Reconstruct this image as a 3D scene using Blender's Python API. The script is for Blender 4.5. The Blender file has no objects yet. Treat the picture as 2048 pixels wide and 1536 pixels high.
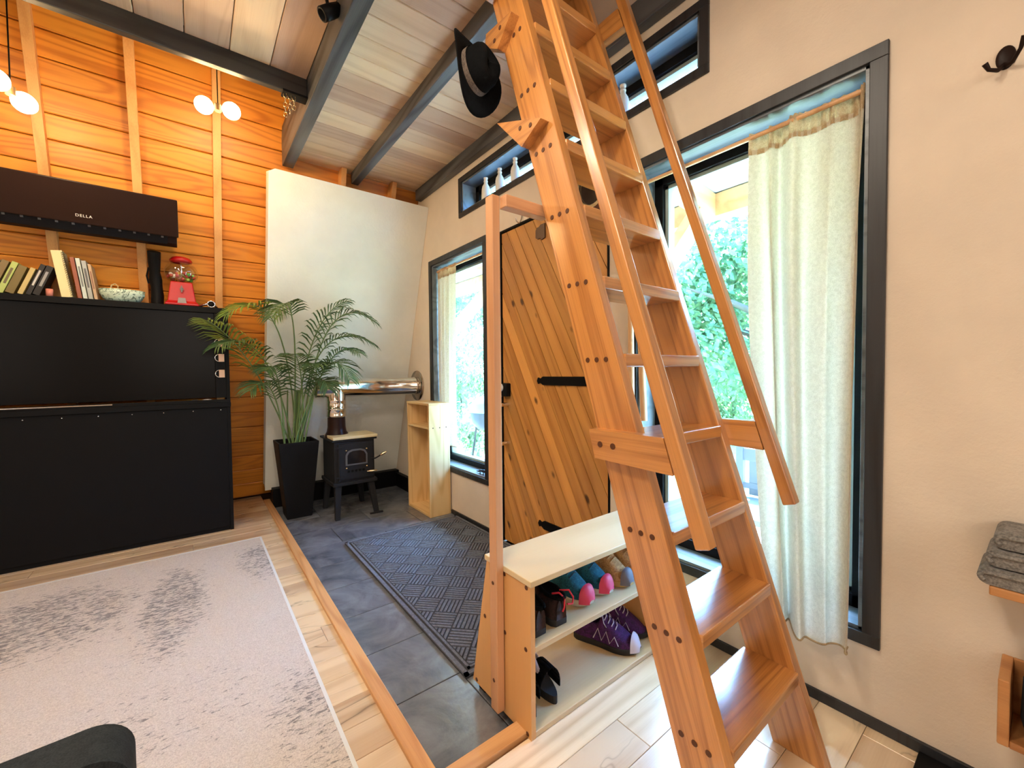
import bpy, math, random
from mathutils import Vector, Matrix
random.seed(7)
R = math.radians
scene = bpy.context.scene
COL = scene.collection

# ------------------------------------------------------------------ camera
FPX = 828.84
cam_d = bpy.data.cameras.new('camera')
cam_d.sensor_width = 36.0
cam_d.lens = FPX * 36.0 / 2048.0
cam_d.clip_start = 0.02
cam_d.clip_end = 300
cam = bpy.data.objects.new('camera', cam_d)
COL.objects.link(cam)
ROT = ((0.79286686, -0.60931347, -0.00996211), (-0.02536016, -0.01665762, -0.99953959), (0.60886699, 0.79275445, -0.02865957))
rx, dn, fw = (Vector(v) for v in ROT)
m = Matrix.Identity(4)
for i in range(3):
    m[i][0], m[i][1], m[i][2] = rx[i], -dn[i], -fw[i]
m[2][3] = 1.15
cam.matrix_world = m
scene.camera = cam

# ------------------------------------------------------------------ world, sun, exposure
scene.view_settings.view_transform = 'Standard'
scene.view_settings.look = 'None'
scene.view_settings.exposure = 0.2
scene.view_settings.gamma = 1.0
scene.view_settings.use_curve_mapping = False
scene.cycles.use_adaptive_sampling = True
scene.cycles.adaptive_threshold = 0.15
scene.cycles.adaptive_min_samples = 16
scene.cycles.use_denoising = True
scene.cycles.max_bounces = 5
scene.cycles.diffuse_bounces = 3
scene.cycles.glossy_bounces = 3
scene.cycles.transmission_bounces = 3
world = bpy.data.worlds.new('sky')
scene.world = world
world.use_nodes = True
wn = world.node_tree
wn.nodes.clear()
sky = wn.nodes.new('ShaderNodeTexSky')
sky.sky_type = 'NISHITA'
sky.sun_disc = False
sky.sun_elevation = R(62)
sky.sun_rotation = R(65)
sky.air_density = 1.0
sky.dust_density = 1.5
sky.ozone_density = 1.4
bg = wn.nodes.new('ShaderNodeBackground')
bg.inputs['Strength'].default_value = 4.6
wo = wn.nodes.new('ShaderNodeOutputWorld')
wb = wn.nodes.new('ShaderNodeMix'); wb.data_type = 'RGBA'; wb.blend_type = 'MULTIPLY'   # white balance of a warm interior: daylight reads cool
wb.inputs[0].default_value = 1.0
wb.inputs[7].default_value = (0.52, 0.84, 1.20, 1)
wn.links.new(sky.outputs[0], wb.inputs[6])
wn.links.new(wb.outputs[2], bg.inputs[0])
wn.links.new(bg.outputs[0], wo.inputs[0])

def light(name, kind, loc, energy, color, target=None, **kw):
    d = bpy.data.lights.new(name, kind)
    d.energy = energy
    d.color = color
    for k, v in kw.items():
        setattr(d, k, v)
    o = bpy.data.objects.new(name, d)
    COL.objects.link(o)
    o.location = loc
    if target is not None:
        o.rotation_euler = (Vector(target) - Vector(loc)).to_track_quat('-Z', 'Y').to_euler()
    return o

light('sun', 'SUN', (8, 4, 12), 52.0, (0.72, 0.89, 1.0), target=(8 - 0.42, 4 - 0.20, 11.1), angle=R(0.6))
# two unseen fill lights added behind the photographer, and the room's ceiling lamps
light('rear_fill_light', 'AREA', (-2.3, -0.9, 1.7), 15, (1.0, 0.93, 0.84), target=(1.5, 2.0, 1.1), shape='RECTANGLE', size=1.8, size_y=1.6)
light('side_fill_light', 'AREA', (0.2, -2.3, 1.9), 22, (1.0, 0.93, 0.84), target=(0.6, 2.5, 1.2), shape='RECTANGLE', size=1.8, size_y=1.4)
for i, (lx, ly) in enumerate(((-0.9, 0.4), (0.25, 0.7), (-0.6, 1.9))):
    light('ceiling_lamp_light', 'AREA', (lx, ly, 2.74), 18, (1.0, 0.86, 0.68), target=(lx + 0.12, ly + 0.2, 0), shape='DISK', size=0.25)

# ------------------------------------------------------------------ helpers
LOC = {}

def tag(o, label=None, cat=None, group=None, kind=None):
    if label: o['label'] = label
    if cat: o['category'] = cat
    if group: o['group'] = group
    if kind: o['kind'] = kind
    return o

def thing(name, loc, label=None, cat=None, group=None, kind=None, rz=0.0, parent=None):
    o = bpy.data.objects.new(name, None)
    o.empty_display_size = 0.05
    COL.objects.link(o)
    base = LOC.get(parent, Vector((0, 0, 0))) if parent else Vector((0, 0, 0))
    o.location = Vector(loc) - base
    o.rotation_euler = (0, 0, rz)
    if parent: o.parent = parent
    LOC[o] = Vector(loc)
    return tag(o, label, cat, group, kind)

class MB:
    def __init__(s):
        s.v = []; s.f = []; s.sm = []
    def raw(s, vs, fs, smooth=False, M=None):
        b = len(s.v)
        for p in vs:
            p = Vector(p)
            s.v.append(M @ p if M else p)
        for f in fs:
            s.f.append([b + i for i in f]); s.sm.append(smooth)
        return s
    def box(s, x0, x1, y0, y1, z0, z1, M=None):
        vs = [(x, y, z) for z in (z0, z1) for y in (y0, y1) for x in (x0, x1)]
        return s.raw(vs, [(0, 2, 3, 1), (4, 5, 7, 6), (0, 1, 5, 4), (2, 6, 7, 3), (0, 4, 6, 2), (1, 3, 7, 5)], M=M)
    def prism(s, poly, axis, a, b, M=None, smooth=False):
        # poly: 2D points in the two other axes (in order), extruded along axis from a to b
        def P(p, t):
            if axis == 'X': return (t, p[0], p[1])
            if axis == 'Y': return (p[0], t, p[1])
            return (p[0], p[1], t)
        n = len(poly)
        vs = [P(p, a) for p in poly] + [P(p, b) for p in poly]
        s.raw(vs, [list(range(n))[::-1], list(range(n, 2 * n))], M=M)
        return s.raw(vs, [(i, (i + 1) % n, n + (i + 1) % n, n + i) for i in range(n)], smooth, M)
    def tube(s, pts, rad, n=8, cap=True, M=None, smooth=True):
        pts = [Vector(p) for p in pts]
        if not hasattr(rad, '__len__'): rad = [rad] * len(pts)
        vs = []; up = None
        for i, p in enumerate(pts):
            t = (pts[min(i + 1, len(pts) - 1)] - pts[max(i - 1, 0)]).normalized()
            if up is None:
                up = Vector((0, 0, 1)) if abs(t.z) < 0.9 else Vector((1, 0, 0))
            a = t.cross(up).normalized(); b = a.cross(t).normalized(); up = b
            for k in range(n):
                w = 2 * math.pi * k / n
                vs.append(p + (a * math.cos(w) + b * math.sin(w)) * rad[i])
        fs = [(i * n + k, i * n + (k + 1) % n, (i + 1) * n + (k + 1) % n, (i + 1) * n + k) for i in range(len(pts) - 1) for k in range(n)]
        s.raw(vs, fs, smooth, M)
        if cap:
            L = len(pts) - 1
            s.raw(vs[:n], [list(range(n))[::-1]], M=M); s.raw(vs[L * n:], [list(range(n))], M=M)
        return s
    def lathe(s, prof, n=20, M=None, smooth=True, sx=1.0, sy=1.0):
        vs = []
        for r, z in prof:
            for k in range(n):
                w = 2 * math.pi * k / n
                vs.append((r * math.cos(w) * sx, r * math.sin(w) * sy, z))
        fs = [(i * n + k, i * n + (k + 1) % n, (i + 1) * n + (k + 1) % n, (i + 1) * n + k) for i in range(len(prof) - 1) for k in range(n)]
        return s.raw(vs, fs, smooth, M)
    def ball(s, c, r, n=12, sc=(1, 1, 1), M=None):
        prof = [(max(1e-4, math.sin(math.pi * i / n)) * r, -math.cos(math.pi * i / n) * r) for i in range(n + 1)]
        T = Matrix.Translation(Vector(c)) @ Matrix.Diagonal((*sc, 1))
        return s.lathe(prof, n + 4, M=(M @ T) if M else T)
    def build(s, name, mat, parent=None, world=True, bevel=0.0, sub=0, label=None, cat=None, group=None, kind=None, origin=None, seg=2):
        me = bpy.data.meshes.new(name)
        off = Vector((0, 0, 0))
        if world:
            if parent is not None: off = LOC.get(parent, off)
            elif origin is not None: off = Vector(origin)
        me.from_pydata([tuple(p - off) for p in s.v], [], s.f)
        me.polygons.foreach_set('use_smooth', s.sm)
        me.materials.append(mat)
        me.update()
        o = bpy.data.objects.new(name, me)
        COL.objects.link(o)
        if parent is not None: o.parent = parent
        elif world: o.location = off
        LOC[o] = (LOC.get(parent, Vector((0, 0, 0))) if parent is not None else off)
        if bevel > 0:
            b = o.modifiers.new('bevel', 'BEVEL'); b.width = bevel; b.segments = seg; b.limit_method = 'ANGLE'; b.angle_limit = R(40)
        if sub:
            d = o.modifiers.new('sub', 'SUBSURF'); d.levels = sub; d.render_levels = sub
        return tag(o, label, cat, group, kind)

def part(name, mat, parent, x0, x1, y0, y1, z0, z1, bevel=0.002, **kw):
    return MB().box(x0, x1, y0, y1, z0, z1).build(name, mat, parent, bevel=bevel, **kw)

def piece_mesh(name, mat, sx, sy, sz, ch=0.0015):
    """box of real size with a chamfered outline, centred on the origin, shared by alike pieces"""
    b = MB(); hx, hy, hz = sx / 2, sy / 2, sz / 2
    c = min(ch, hx * .5, hy * .5, hz * .5)
    lo = [(-hx, -hy, -hz), (hx, -hy, -hz), (hx, hy, -hz), (-hx, hy, -hz)]
    md = [(-hx, -hy, hz - c), (hx, -hy, hz - c), (hx, hy, hz - c), (-hx, hy, hz - c)]
    tp = [(-hx + c, -hy + c, hz), (hx - c, -hy + c, hz), (hx - c, hy - c, hz), (-hx + c, hy - c, hz)]
    fs = [(3, 2, 1, 0), (8, 9, 10, 11)]
    for i in range(4):
        j = (i + 1) % 4
        fs += [(i, j, 4 + j, 4 + i), (4 + i, 4 + j, 8 + j, 8 + i)]
    me = bpy.data.meshes.new(name)
    me.from_pydata(lo + md + tp, [], fs); me.materials.append(mat); me.update()
    return me

def put(name, me, loc, parent, rot=None):
    o = bpy.data.objects.new(name, me)
    COL.objects.link(o)
    o.parent = parent
    o.location = Vector(loc) - LOC.get(parent, Vector((0, 0, 0)))
    if rot: o.rotation_euler = rot
    return o

# ------------------------------------------------------------------ materials
class NT:
    def __init__(s, name):
        s.m = bpy.data.materials.new(name); s.m.use_nodes = True
        s.t = s.m.node_tree; s.t.nodes.clear()
    def n(s, typ, _in=None, **at):
        nd = s.t.nodes.new('ShaderNode' + typ)
        for k, v in at.items(): setattr(nd, k, v)
        for k, v in (_in or {}).items():
            if isinstance(v, bpy.types.NodeSocket): s.t.links.new(v, nd.inputs[k])
            elif isinstance(v, bpy.types.Node): s.t.links.new(v.outputs[0], nd.inputs[k])
            else: nd.inputs[k].default_value = v
        return nd
    def math(s, op, a, b=0.0, c=None):
        i = {0: a, 1: b}
        if c is not None: i[2] = c
        return s.n('Math', i, operation=op).outputs[0]
    def mix(s, f, a, b, mode='MIX'):
        nd = s.t.nodes.new('ShaderNodeMix'); nd.data_type = 'RGBA'; nd.blend_type = mode
        for k, v in ((0, f), (6, a), (7, b)):
            if isinstance(v, bpy.types.NodeSocket): s.t.links.new(v, nd.inputs[k])
            else:
                nd.inputs[k].default_value = v if k == 0 else (*v[:3], 1)
        return nd.outputs[2]
    def ramp(s, f, stops):
        nd = s.n('ValToRGB', {0: f}); e = nd.color_ramp.elements
        while len(e) < len(stops): e.new(0.5)
        for q, (p, c) in zip(e, stops): q.position = p; q.color = (*c, 1) if hasattr(c, '__len__') else (c, c, c, 1)
        return nd.outputs[0]
    def out(s, sh):
        s.n('OutputMaterial', {0: sh}); return s.m
    def bsdf(s, color, rough=0.5, bump=None, bstr=0.3, bdist=0.01, **kw):
        i = {'Roughness': rough}
        i['Base Color'] = color if isinstance(color, bpy.types.NodeSocket) else (*color[:3], 1)
        for k, v in kw.items():
            i[k.replace('_', ' ')] = v
        if bump is not None:
            i['Normal'] = s.n('Bump', {'Height': bump, 'Strength': bstr, 'Distance': bdist}).outputs[0]
        return s.n('BsdfPrincipled', i)

def srgb(r, g, b):
    f = lambda c: ((c / 255 + 0.055) / 1.055) ** 2.4 if c > 10 else c / 255 / 12.92
    return (f(r), f(g), f(b))

def plain(name, c, rough=0.5, **kw):
    t = NT(name); return t.out(t.bsdf(c, rough, **kw))

def wood(name, light_c, dark_c, axis='X', rough=0.45, grain=1.0, contour=26, amount=0.55, fiber=0.35, var=0.25, coat=0.0, world=False, rnd=True, knots=0.0, scale=1.0, hue=0.0, coat_rough=0.2, stretch=0.09, veins=0.0):
    t = NT(name)
    co = t.n('NewGeometry').outputs['Position'] if world else t.n('TexCoord').outputs['Object']
    oi = t.n('ObjectInfo')
    rv = oi.outputs['Random']
    if rnd:
        k = t.math('MULTIPLY', rv, 61.7)
        off = t.n('CombineXYZ', {0: k, 1: t.math('MULTIPLY', k, 1.7), 2: t.math('MULTIPLY', k, 2.3)})
        co = t.n('VectorMath', {0: co, 1: off.outputs[0]}, operation='ADD').outputs[0]
    ax = 'XYZ'.index(axis)
    s1 = [1.0 * scale] * 3; s1[ax] = stretch * scale
    p = t.n('Mapping', {0: co, 3: s1}).outputs[0]
    n1 = t.n('TexNoise', {'Vector': p, 'Scale': 7.0 * grain, 'Detail': 1.5, 'Roughness': 0.45, 'Distortion': 0.25}).outputs[0]
    lines = t.math('SINE', t.math('MULTIPLY', n1, contour * 6.28318))
    lines = t.math('POWER', t.math('MULTIPLY_ADD', lines, 0.5, 0.5), 2.2)
    s2 = [1.0 * scale] * 3; s2[ax] = 0.018 * scale
    p2 = t.n('Mapping', {0: co, 3: s2}).outputs[0]
    fb = t.n('TexNoise', {'Vector': p2, 'Scale': 240.0, 'Detail': 2.0, 'Roughness': 0.6}).outputs[0]
    broad = t.n('TexNoise', {'Vector': p, 'Scale': 3.0, 'Detail': 2.0}).outputs[0]
    f = t.math('ADD', t.math('MULTIPLY', lines, amount), t.math('MULTIPLY', t.math('SUBTRACT', broad, 0.45), 0.9))
    f = t.math('ADD', f, t.math('MULTIPLY', t.math('SUBTRACT', fb, 0.5), fiber * 2))
    f = t.n('Clamp', {0: f}).outputs[0]
    col = t.mix(f, light_c, dark_c)
    if knots > 0:
        s3 = [1.0] * 3; s3[ax] = 0.55
        pk = t.n('Mapping', {0: co, 3: s3}).outputs[0]
        vo = t.n('TexVoronoi', {'Vector': pk, 'Scale': knots, 'Randomness': 1.0})
        kf = t.ramp(vo.outputs['Distance'], [(0.0, 1.0), (0.08, 0.9), (0.15, 0.0)])
        kd = tuple(c * 0.22 for c in dark_c)
        col = t.mix(kf, col, kd)
    if veins > 0:
        sv = [1.0] * 3; sv[ax] = 0.3
        pv = t.n('Mapping', {0: co, 3: sv}).outputs[0]
        vn = t.n('TexNoise', {'Vector': pv, 'Scale': 5.0, 'Detail': 3.0, 'Roughness': 0.6, 'Distortion': 0.9}).outputs[0]
        vl = t.ramp(t.math('ABSOLUTE', t.math('SUBTRACT', vn, 0.5)), [(0.0, 1.0), (0.012, 0.25), (0.03, 0.0)])
        gate = t.ramp(t.n('TexNoise', {'Vector': co, 'Scale': 2.3, 'Detail': 1.0}).outputs[0], [(0.5, 0.0), (0.62, 1.0)])
        col = t.mix(t.math('MULTIPLY', t.math('MULTIPLY', vl, gate), veins), col, tuple(c * 0.3 for c in dark_c))
    hv = t.n('HueSaturation', {'Color': col, 'Value': t.math('MULTIPLY_ADD', t.math('SUBTRACT', rv, 0.5), var * 2, 1.0),
                               'Hue': t.math('MULTIPLY_ADD', t.math('SUBTRACT', rv, 0.5), hue, 0.5)}).outputs[0]
    kw = {}
    if coat: kw = {'Coat_Weight': coat, 'Coat_Roughness': coat_rough, 'Coat_IOR': 1.85}
    return t.out(t.bsdf(hv, rough, bump=fb, bstr=0.12, bdist=0.003, **kw))

OAK = lambda ax, n: wood(n, srgb(204, 138, 70), srgb(138, 76, 28), ax, rough=0.34, grain=1.6, contour=7, amount=0.5, fiber=0.5, var=0.08, coat=0.9, coat_rough=0.2, stretch=0.045)
M_oak_z = OAK('Z', 'oak_stringer')
M_oak_x = OAK('X', 'oak_tread')
M_oak_y = OAK('Y', 'oak_bracket')
M_plug = plain('walnut_plug', srgb(84, 46, 22), 0.5)
M_siding = wood('amber_pine_siding', srgb(232, 150, 52), srgb(176, 92, 22), 'X', rough=0.42, grain=1.0, contour=11, amount=0.5, fiber=0.2, var=0.1)
M_stud = wood('pine_stud', srgb(226, 166, 100), srgb(190, 124, 60), 'Z', rough=0.5, grain=0.7, contour=6, amount=0.35, var=0.06)
M_door = wood('knotty_pine_door', srgb(206, 146, 76), srgb(154, 92, 36), 'Y', rough=0.42, grain=1.2, contour=5, amount=0.42, fiber=0.25, var=0.22, knots=8.0, stretch=0.06)
M_ceil_x = wood('poplar_ceiling_x', srgb(228, 194, 160), srgb(192, 148, 112), 'X', rough=0.55, grain=0.9, contour=6, amount=0.35, fiber=0.25, var=0.2, hue=0.02)
M_ceil_y = wood('poplar_ceiling_y', srgb(228, 194, 160), srgb(192, 148, 112), 'Y', rough=0.55, grain=0.9, contour=6, amount=0.35, fiber=0.25, var=0.2, hue=0.02)
M_beam_y = wood('black_stained_beam_y', srgb(92, 95, 98), srgb(40, 42, 45), 'Y', rough=0.38, grain=0.8, contour=7, amount=0.7, var=0.03)
M_beam_x = wood('black_stained_beam_x', srgb(52, 50, 48), srgb(20, 20, 22), 'X', rough=0.42, grain=0.8, contour=7, amount=0.7, var=0.03)
M_floor = wood('maple_laminate', srgb(228, 202, 168), srgb(186, 148, 108), 'X', rough=0.28, grain=0.8, contour=5, amount=0.5, fiber=0.18, var=0.15, hue=0.012, coat=0.9, coat_rough=0.2, veins=0.8)
M_trimwood = wood('oak_floor_trim', srgb(214, 164, 112), srgb(176, 120, 70), 'Y', rough=0.38, grain=1.2, contour=6, var=0.05)
M_pine = wood('pale_pine_box', srgb(230, 196, 140), srgb(196, 150, 88), 'Z', rough=0.45, grain=0.9, contour=8, amount=0.5, fiber=0.15, var=0.05)
M_ply = wood('birch_ply', srgb(216, 192, 150), srgb(190, 156, 106), 'X', rough=0.42, grain=0.5, contour=5, amount=0.35, fiber=0.15, var=0.04)
M_plyside = wood('birch_ply_side', srgb(222, 170, 108), srgb(198, 138, 78), 'Z', rough=0.45, grain=0.5, contour=4, amount=0.3, fiber=0.15, var=0.03)
M_post = wood('alder_post', srgb(206, 154, 112), srgb(172, 116, 76), 'Z', rough=0.45, grain=0.9, contour=5, amount=0.35, var=0.03)
M_stick = wood('pale_stick', srgb(222, 176, 128), srgb(190, 138, 90), 'Z', rough=0.4, grain=0.8, contour=4, var=0.05)
M_porch = wood('porch_fir', srgb(226, 178, 128), srgb(196, 138, 86), 'X', rough=0.6, grain=0.7, contour=5, var=0.05, rnd=False)

def plaster(name, c, bump=0.25):
    t = NT(name)
    co = t.n('NewGeometry').outputs['Position']
    a = t.n('TexNoise', {'Vector': co, 'Scale': 2.2, 'Detail': 4.0, 'Roughness': 0.6}).outputs[0]
    b = t.n('TexNoise', {'Vector': co, 'Scale': 55.0, 'Detail': 4.0, 'Roughness': 0.65}).outputs[0]
    col = t.mix(t.ramp(a, [(0.3, 0.0), (0.75, 1.0)]), c, tuple(v * 0.86 for v in c))
    return t.out(t.bsdf(col, 0.85, bump=t.math('ADD', b, t.math('MULTIPLY', a, 1.5)), bstr=bump, bdist=0.006))
M_wall = plaster('cream_plaster', srgb(228, 212, 192))
M_panel = plaster('white_plaster', srgb(238, 238, 228), 0.3)

def black(name, c=(0.005, 0.005, 0.0055), rough=0.5, **kw): return plain(name, c, rough, **{'Specular_IOR_Level': 0.12, **kw})
M_black = black('black_satin')
M_blackgloss = black('black_gloss_board', (0.004, 0.0035, 0.0035), 0.25)
M_iron = black('cast_iron', (0.02, 0.021, 0.024), 0.48)
M_trimblack = wood('black_window_trim', srgb(44, 46, 50), srgb(20, 21, 24), 'Z', rough=0.42, grain=1.0, contour=6, amount=0.6, var=0.02)
M_reveal = wood('black_reveal_sky_sheen', srgb(116, 124, 130), srgb(70, 78, 86), 'Y', rough=0.35, grain=0.9, contour=6, amount=0.6, var=0.02)  # black-stained wood with the sky's reflection put into its colour as grey-blue
M_steel = plain('stainless_pipe', (0.78, 0.74, 0.68), 0.12, Metallic=1.0)
M_chrome = plain('chrome', (0.8, 0.8, 0.82), 0.15, Metallic=1.0)
M_brass = plain('brass_knob', (0.72, 0.58, 0.36), 0.25, Metallic=1.0)
M_soap = plain('soapstone', srgb(214, 196, 152), 0.5)
M_white = plain('white_ceramic', srgb(232, 232, 226), 0.35)
M_whiteplastic = plain('white_plastic', srgb(236, 234, 228), 0.4)
M_ac = black('dark_brown_ac', srgb(38, 24, 20), 0.32)
M_red = plain('red_enamel', srgb(178, 8, 16), 0.35, Coat_Weight=0.15)
M_grout = plain('dark_grout', srgb(34, 36, 40), 0.85)
M_concrete = plain('subfloor', srgb(70, 62, 54), 0.8)

def glass_mat(name, tint=(0.93, 0.98, 0.97), f=1.0):
    t = NT(name)
    fr = t.n('Fresnel', {'IOR': 1.45})
    g = t.n('BsdfGlossy', {'Color': (1, 1, 1, 1), 'Roughness': 0.02})
    tr = t.n('BsdfTransparent', {'Color': (*tint, 1)})
    bk = t.n('NewGeometry').outputs['Backfacing']
    mx = t.n('MixShader', {0: t.math('MULTIPLY', t.math('MULTIPLY', fr.outputs[0], f), t.math('SUBTRACT', 1.0, bk)), 1: tr.outputs[0], 2: g.outputs[0]})
    return t.out(mx.outputs[0])
M_glass = glass_mat('window_glass')
M_clear = glass_mat('clear_globe', (0.90, 0.91, 0.92), 3.0)

def emis(name, c, s):
    t = NT(name); return t.out(t.n('Emission', {0: (*c, 1), 1: s}).outputs[0])
M_bulb = emis('warm_bulb', (1.0, 0.72, 0.38), 14.0)

def tile_mat():
    t = NT('slate_tile')
    co = t.n('NewGeometry').outputs['Position']; oi = t.n('ObjectInfo').outputs['Random']
    k = t.n('CombineXYZ', {0: t.math('MULTIPLY', oi, 31.0), 1: t.math('MULTIPLY', oi, 17.0), 2: 0.0})
    p = t.n('VectorMath', {0: co, 1: k.outputs[0]}, operation='ADD').outputs[0]
    a = t.n('TexNoise', {'Vector': p, 'Scale': 4.5, 'Detail': 6.0, 'Roughness': 0.62, 'Distortion': 0.8}).outputs[0]
    b = t.n('TexNoise', {'Vector': p, 'Scale': 28.0, 'Detail': 5.0, 'Roughness': 0.6}).outputs[0]
    col = t.mix(t.ramp(a, [(0.3, 0.0), (0.72, 1.0)]), srgb(74, 78, 86), srgb(128, 132, 140))
    return t.out(t.bsdf(col, 0.27, bump=t.math('ADD', a, t.math('MULTIPLY', b, 0.4)), bstr=0.22, bdist=0.008, Specular_IOR_Level=1.0))
M_tile = tile_mat()

def rug_mat():
    t = NT('distressed_rug')
    co = t.n('TexCoord').outputs['Object']
    mp = t.n('Mapping', {0: co, 3: (1.0, 2.6, 1.0)}).outputs[0]
    fine = t.n('TexNoise', {'Vector': mp, 'Scale': 34.0, 'Detail': 5.0, 'Roughness': 0.7, 'Distortion': 0.6}).outputs[0]
    big = t.n('TexNoise', {'Vector': co, 'Scale': 1.9, 'Detail': 2.0, 'Roughness': 0.5}).outputs[0]
    sep = t.n('SeparateXYZ', {0: co})
    # worn band of the old pattern near the far end of the rug
    def bump1(sock, c, w):
        d = t.math('DIVIDE', t.math('ABSOLUTE', t.math('SUBTRACT', sock, c)), w)
        return t.math('MAXIMUM', t.math('SUBTRACT', 1.0, d), 0.0)
    den = None
    for cx, cy, wx, wy, k in ((-0.90, -0.52, 0.42, 0.48, 0.165), (-0.45, -0.72, 0.17, 0.66, 0.165), (-0.05, -0.45, 0.14, 0.38, 0.15), (-0.06, -2.0, 0.16, 0.5, 0.10), (-0.44, -1.55, 0.3, 0.25, 0.08)):
        q = t.math('MULTIPLY', t.math('MINIMUM', t.math('MULTIPLY', t.math('MULTIPLY', bump1(sep.outputs[0], cx, wx), bump1(sep.outputs[1], cy, wy)), 2.6), 1.0), k)
        den = q if den is None else t.math('MAXIMUM', den, q)
    den = t.math('ADD', den, t.math('MULTIPLY', t.math('SUBTRACT', big, 0.5), 0.24))
    f = t.ramp(t.math('ADD', fine, den), [(0.62, 0.0), (0.72, 1.0)])
    spk = t.n('TexNoise', {'Vector': co, 'Scale': 260.0, 'Detail': 2.0}).outputs[0]
    base = t.mix(t.ramp(spk, [(0.35, 0.0), (0.7, 1.0)]), srgb(212, 203, 194), srgb(182, 172, 164))
    col = t.mix(t.math('MULTIPLY', f, 0.85), base, srgb(96, 94, 96))
    return t.out(t.bsdf(col, 0.95, bump=t.math('ADD', spk, fine), bstr=0.5, bdist=0.004, Sheen_Weight=0.2))
M_rug = rug_mat()
M_rugedge = plain('rug_binding', srgb(214, 218, 218), 0.9)

def fabric(name, c, c2, rough=0.9, trans=0.0, scale=380, spec=0.5):
    t = NT(name)
    co = t.n('TexCoord').outputs['Object']
    a = t.n('TexNoise', {'Vector': co, 'Scale': float(scale), 'Detail': 2.0}).outputs[0]
    b = t.n('TexNoise', {'Vector': co, 'Scale': scale / 5.0, 'Detail': 3.0}).outputs[0]
    col = t.mix(t.ramp(t.math('ADD', t.math('MULTIPLY', a, 0.6), t.math('MULTIPLY', b, 0.4)), [(0.4, 0.0), (0.62, 1.0)]), c, c2)
    sh = t.bsdf(col, rough, bump=a, bstr=0.25, bdist=0.002, Specular_IOR_Level=spec)
    if trans > 0:
        tl = t.n('BsdfTranslucent', {0: col})
        sh = t.n('MixShader', {0: trans, 1: sh.outputs[0], 2: tl.outputs[0]})
    return t.out(sh.outputs[0])
M_linen = fabric('linen_curtain', srgb(220, 208, 184), srgb(200, 186, 160), trans=0.24, scale=420)
M_linen_dark = fabric('linen_header', srgb(204, 178, 140), srgb(178, 150, 112), trans=0.25, scale=300)
M_mat = fabric('charcoal_mat', srgb(112, 116, 128), srgb(76, 80, 90), scale=420)
M_matbase = fabric('charcoal_mat_base', srgb(62, 64, 72), srgb(42, 44, 50), scale=420)
M_towel = fabric('grey_towel', srgb(140, 136, 130), srgb(98, 94, 90), scale=200)
M_chair = fabric('charcoal_upholstery', srgb(44, 50, 54), srgb(32, 36, 40), scale=500, spec=0.2)
M_felt = fabric('black_felt', srgb(15, 16, 17), srgb(8, 9, 10), scale=300, spec=0.08)
M_band = fabric('hat_band', srgb(120, 104, 92), srgb(84, 72, 64), scale=200)
M_straw = fabric('straw', srgb(214, 194, 150), srgb(176, 150, 104), scale=160)

# ------------------------------------------------------------------ shell
AL = math.atan(0.341)
CA, SA = math.cos(AL), math.sin(AL)
Y0W = 4.56                        # siding plane at floor level
def LP(x, s, n=0.0):              # a point of the leaning wall: s along the slope, n towards the room
    return Vector((x, Y0W - s * SA - n * CA, s * CA - n * SA))
def lean_M(o):                    # frame whose X is along the wall, Y is into the wall, Z is up the slope
    return Matrix.Translation(Vector(o)) @ Matrix(((1, 0, 0, 0), (0, CA, -SA, 0), (0, SA, CA, 0), (0, 0, 0, 1)))
WX = 1.70                         # inner face of the front wall
WT = 0.18

# floor: laminate planks on a subfloor, slate tiles in the entry (3 cm lower)
floor = MB().box(-2.8, 1.9, -2.8, 4.8, -0.25, -0.045).build('floor', M_concrete, kind='structure', label='pale maple laminate floor with a slate tiled entry')
pw = 0.128
pm = {}
def plank_len(L, mat, w, h, key):
    k = (round(L, 3), key)
    if k not in pm: pm[k] = piece_mesh('floor_plank', mat, L, w, h, 0.0012)
    return pm[k]
y = -2.6
row = 0
while y < 4.45:
    y1 = y + pw
    # region: whole width in front of the entry, left part beside it
    xmax = 1.70 if y1 <= 0.98 + 0.05 else 0.478
    xs = -2.6 + ((row * 0.47) % 1.22) - 1.22
    while xs < xmax:
        a, b = max(xs, -2.6), min(xs + 1.22, xmax)
        if b - a > 0.02:
            put('floor_plank', plank_len(b - a - 0.0012, M_floor, pw - 0.0012, 0.045, 'p'), ((a + b) / 2, (y + y1) / 2, -0.0225), floor)
        xs += 1.22
    y = y1; row += 1
# slate tiles
tw, th = 0.61, 0.325
tm = piece_mesh('floor_tile', M_tile, tw - 0.004, th - 0.004, 0.02, 0.0015)
tcache = {}
MB().box(0.50, 1.70, 1.02, 4.32, -0.046, -0.034).build('grout_bed', M_grout, floor)
for j in range(-1, 9):
    ya, yb = max(1.40 + th * j, 1.03), min(1.40 + th * (j + 1), 4.32)
    if yb - ya < 0.02: continue
    xs = 0.50 - (0.305 if j % 2 else 0.0)
    while xs < 1.70:
        a, b = max(xs, 0.50), min(xs + tw, 1.70)
        if b - a > 0.02:
            k = (round(b - a, 3), round(yb - ya, 3))
            if k not in tcache: tcache[k] = piece_mesh('floor_tile', M_tile, b - a - 0.004, yb - ya - 0.004, 0.02, 0.0015)
            put('floor_tile', tcache[k], ((a + b) / 2, (ya + yb) / 2, -0.04), floor)
        xs += tw
trim1 = MB().box(0.475, 0.525, 1.03, 4.34, -0.04, 0.014).build('trim_1', M_trimwood, bevel=0.003, kind='structure', label='oak edging strip along the left side of the slate entry', origin=(0.5, 1.1, 0))
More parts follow.
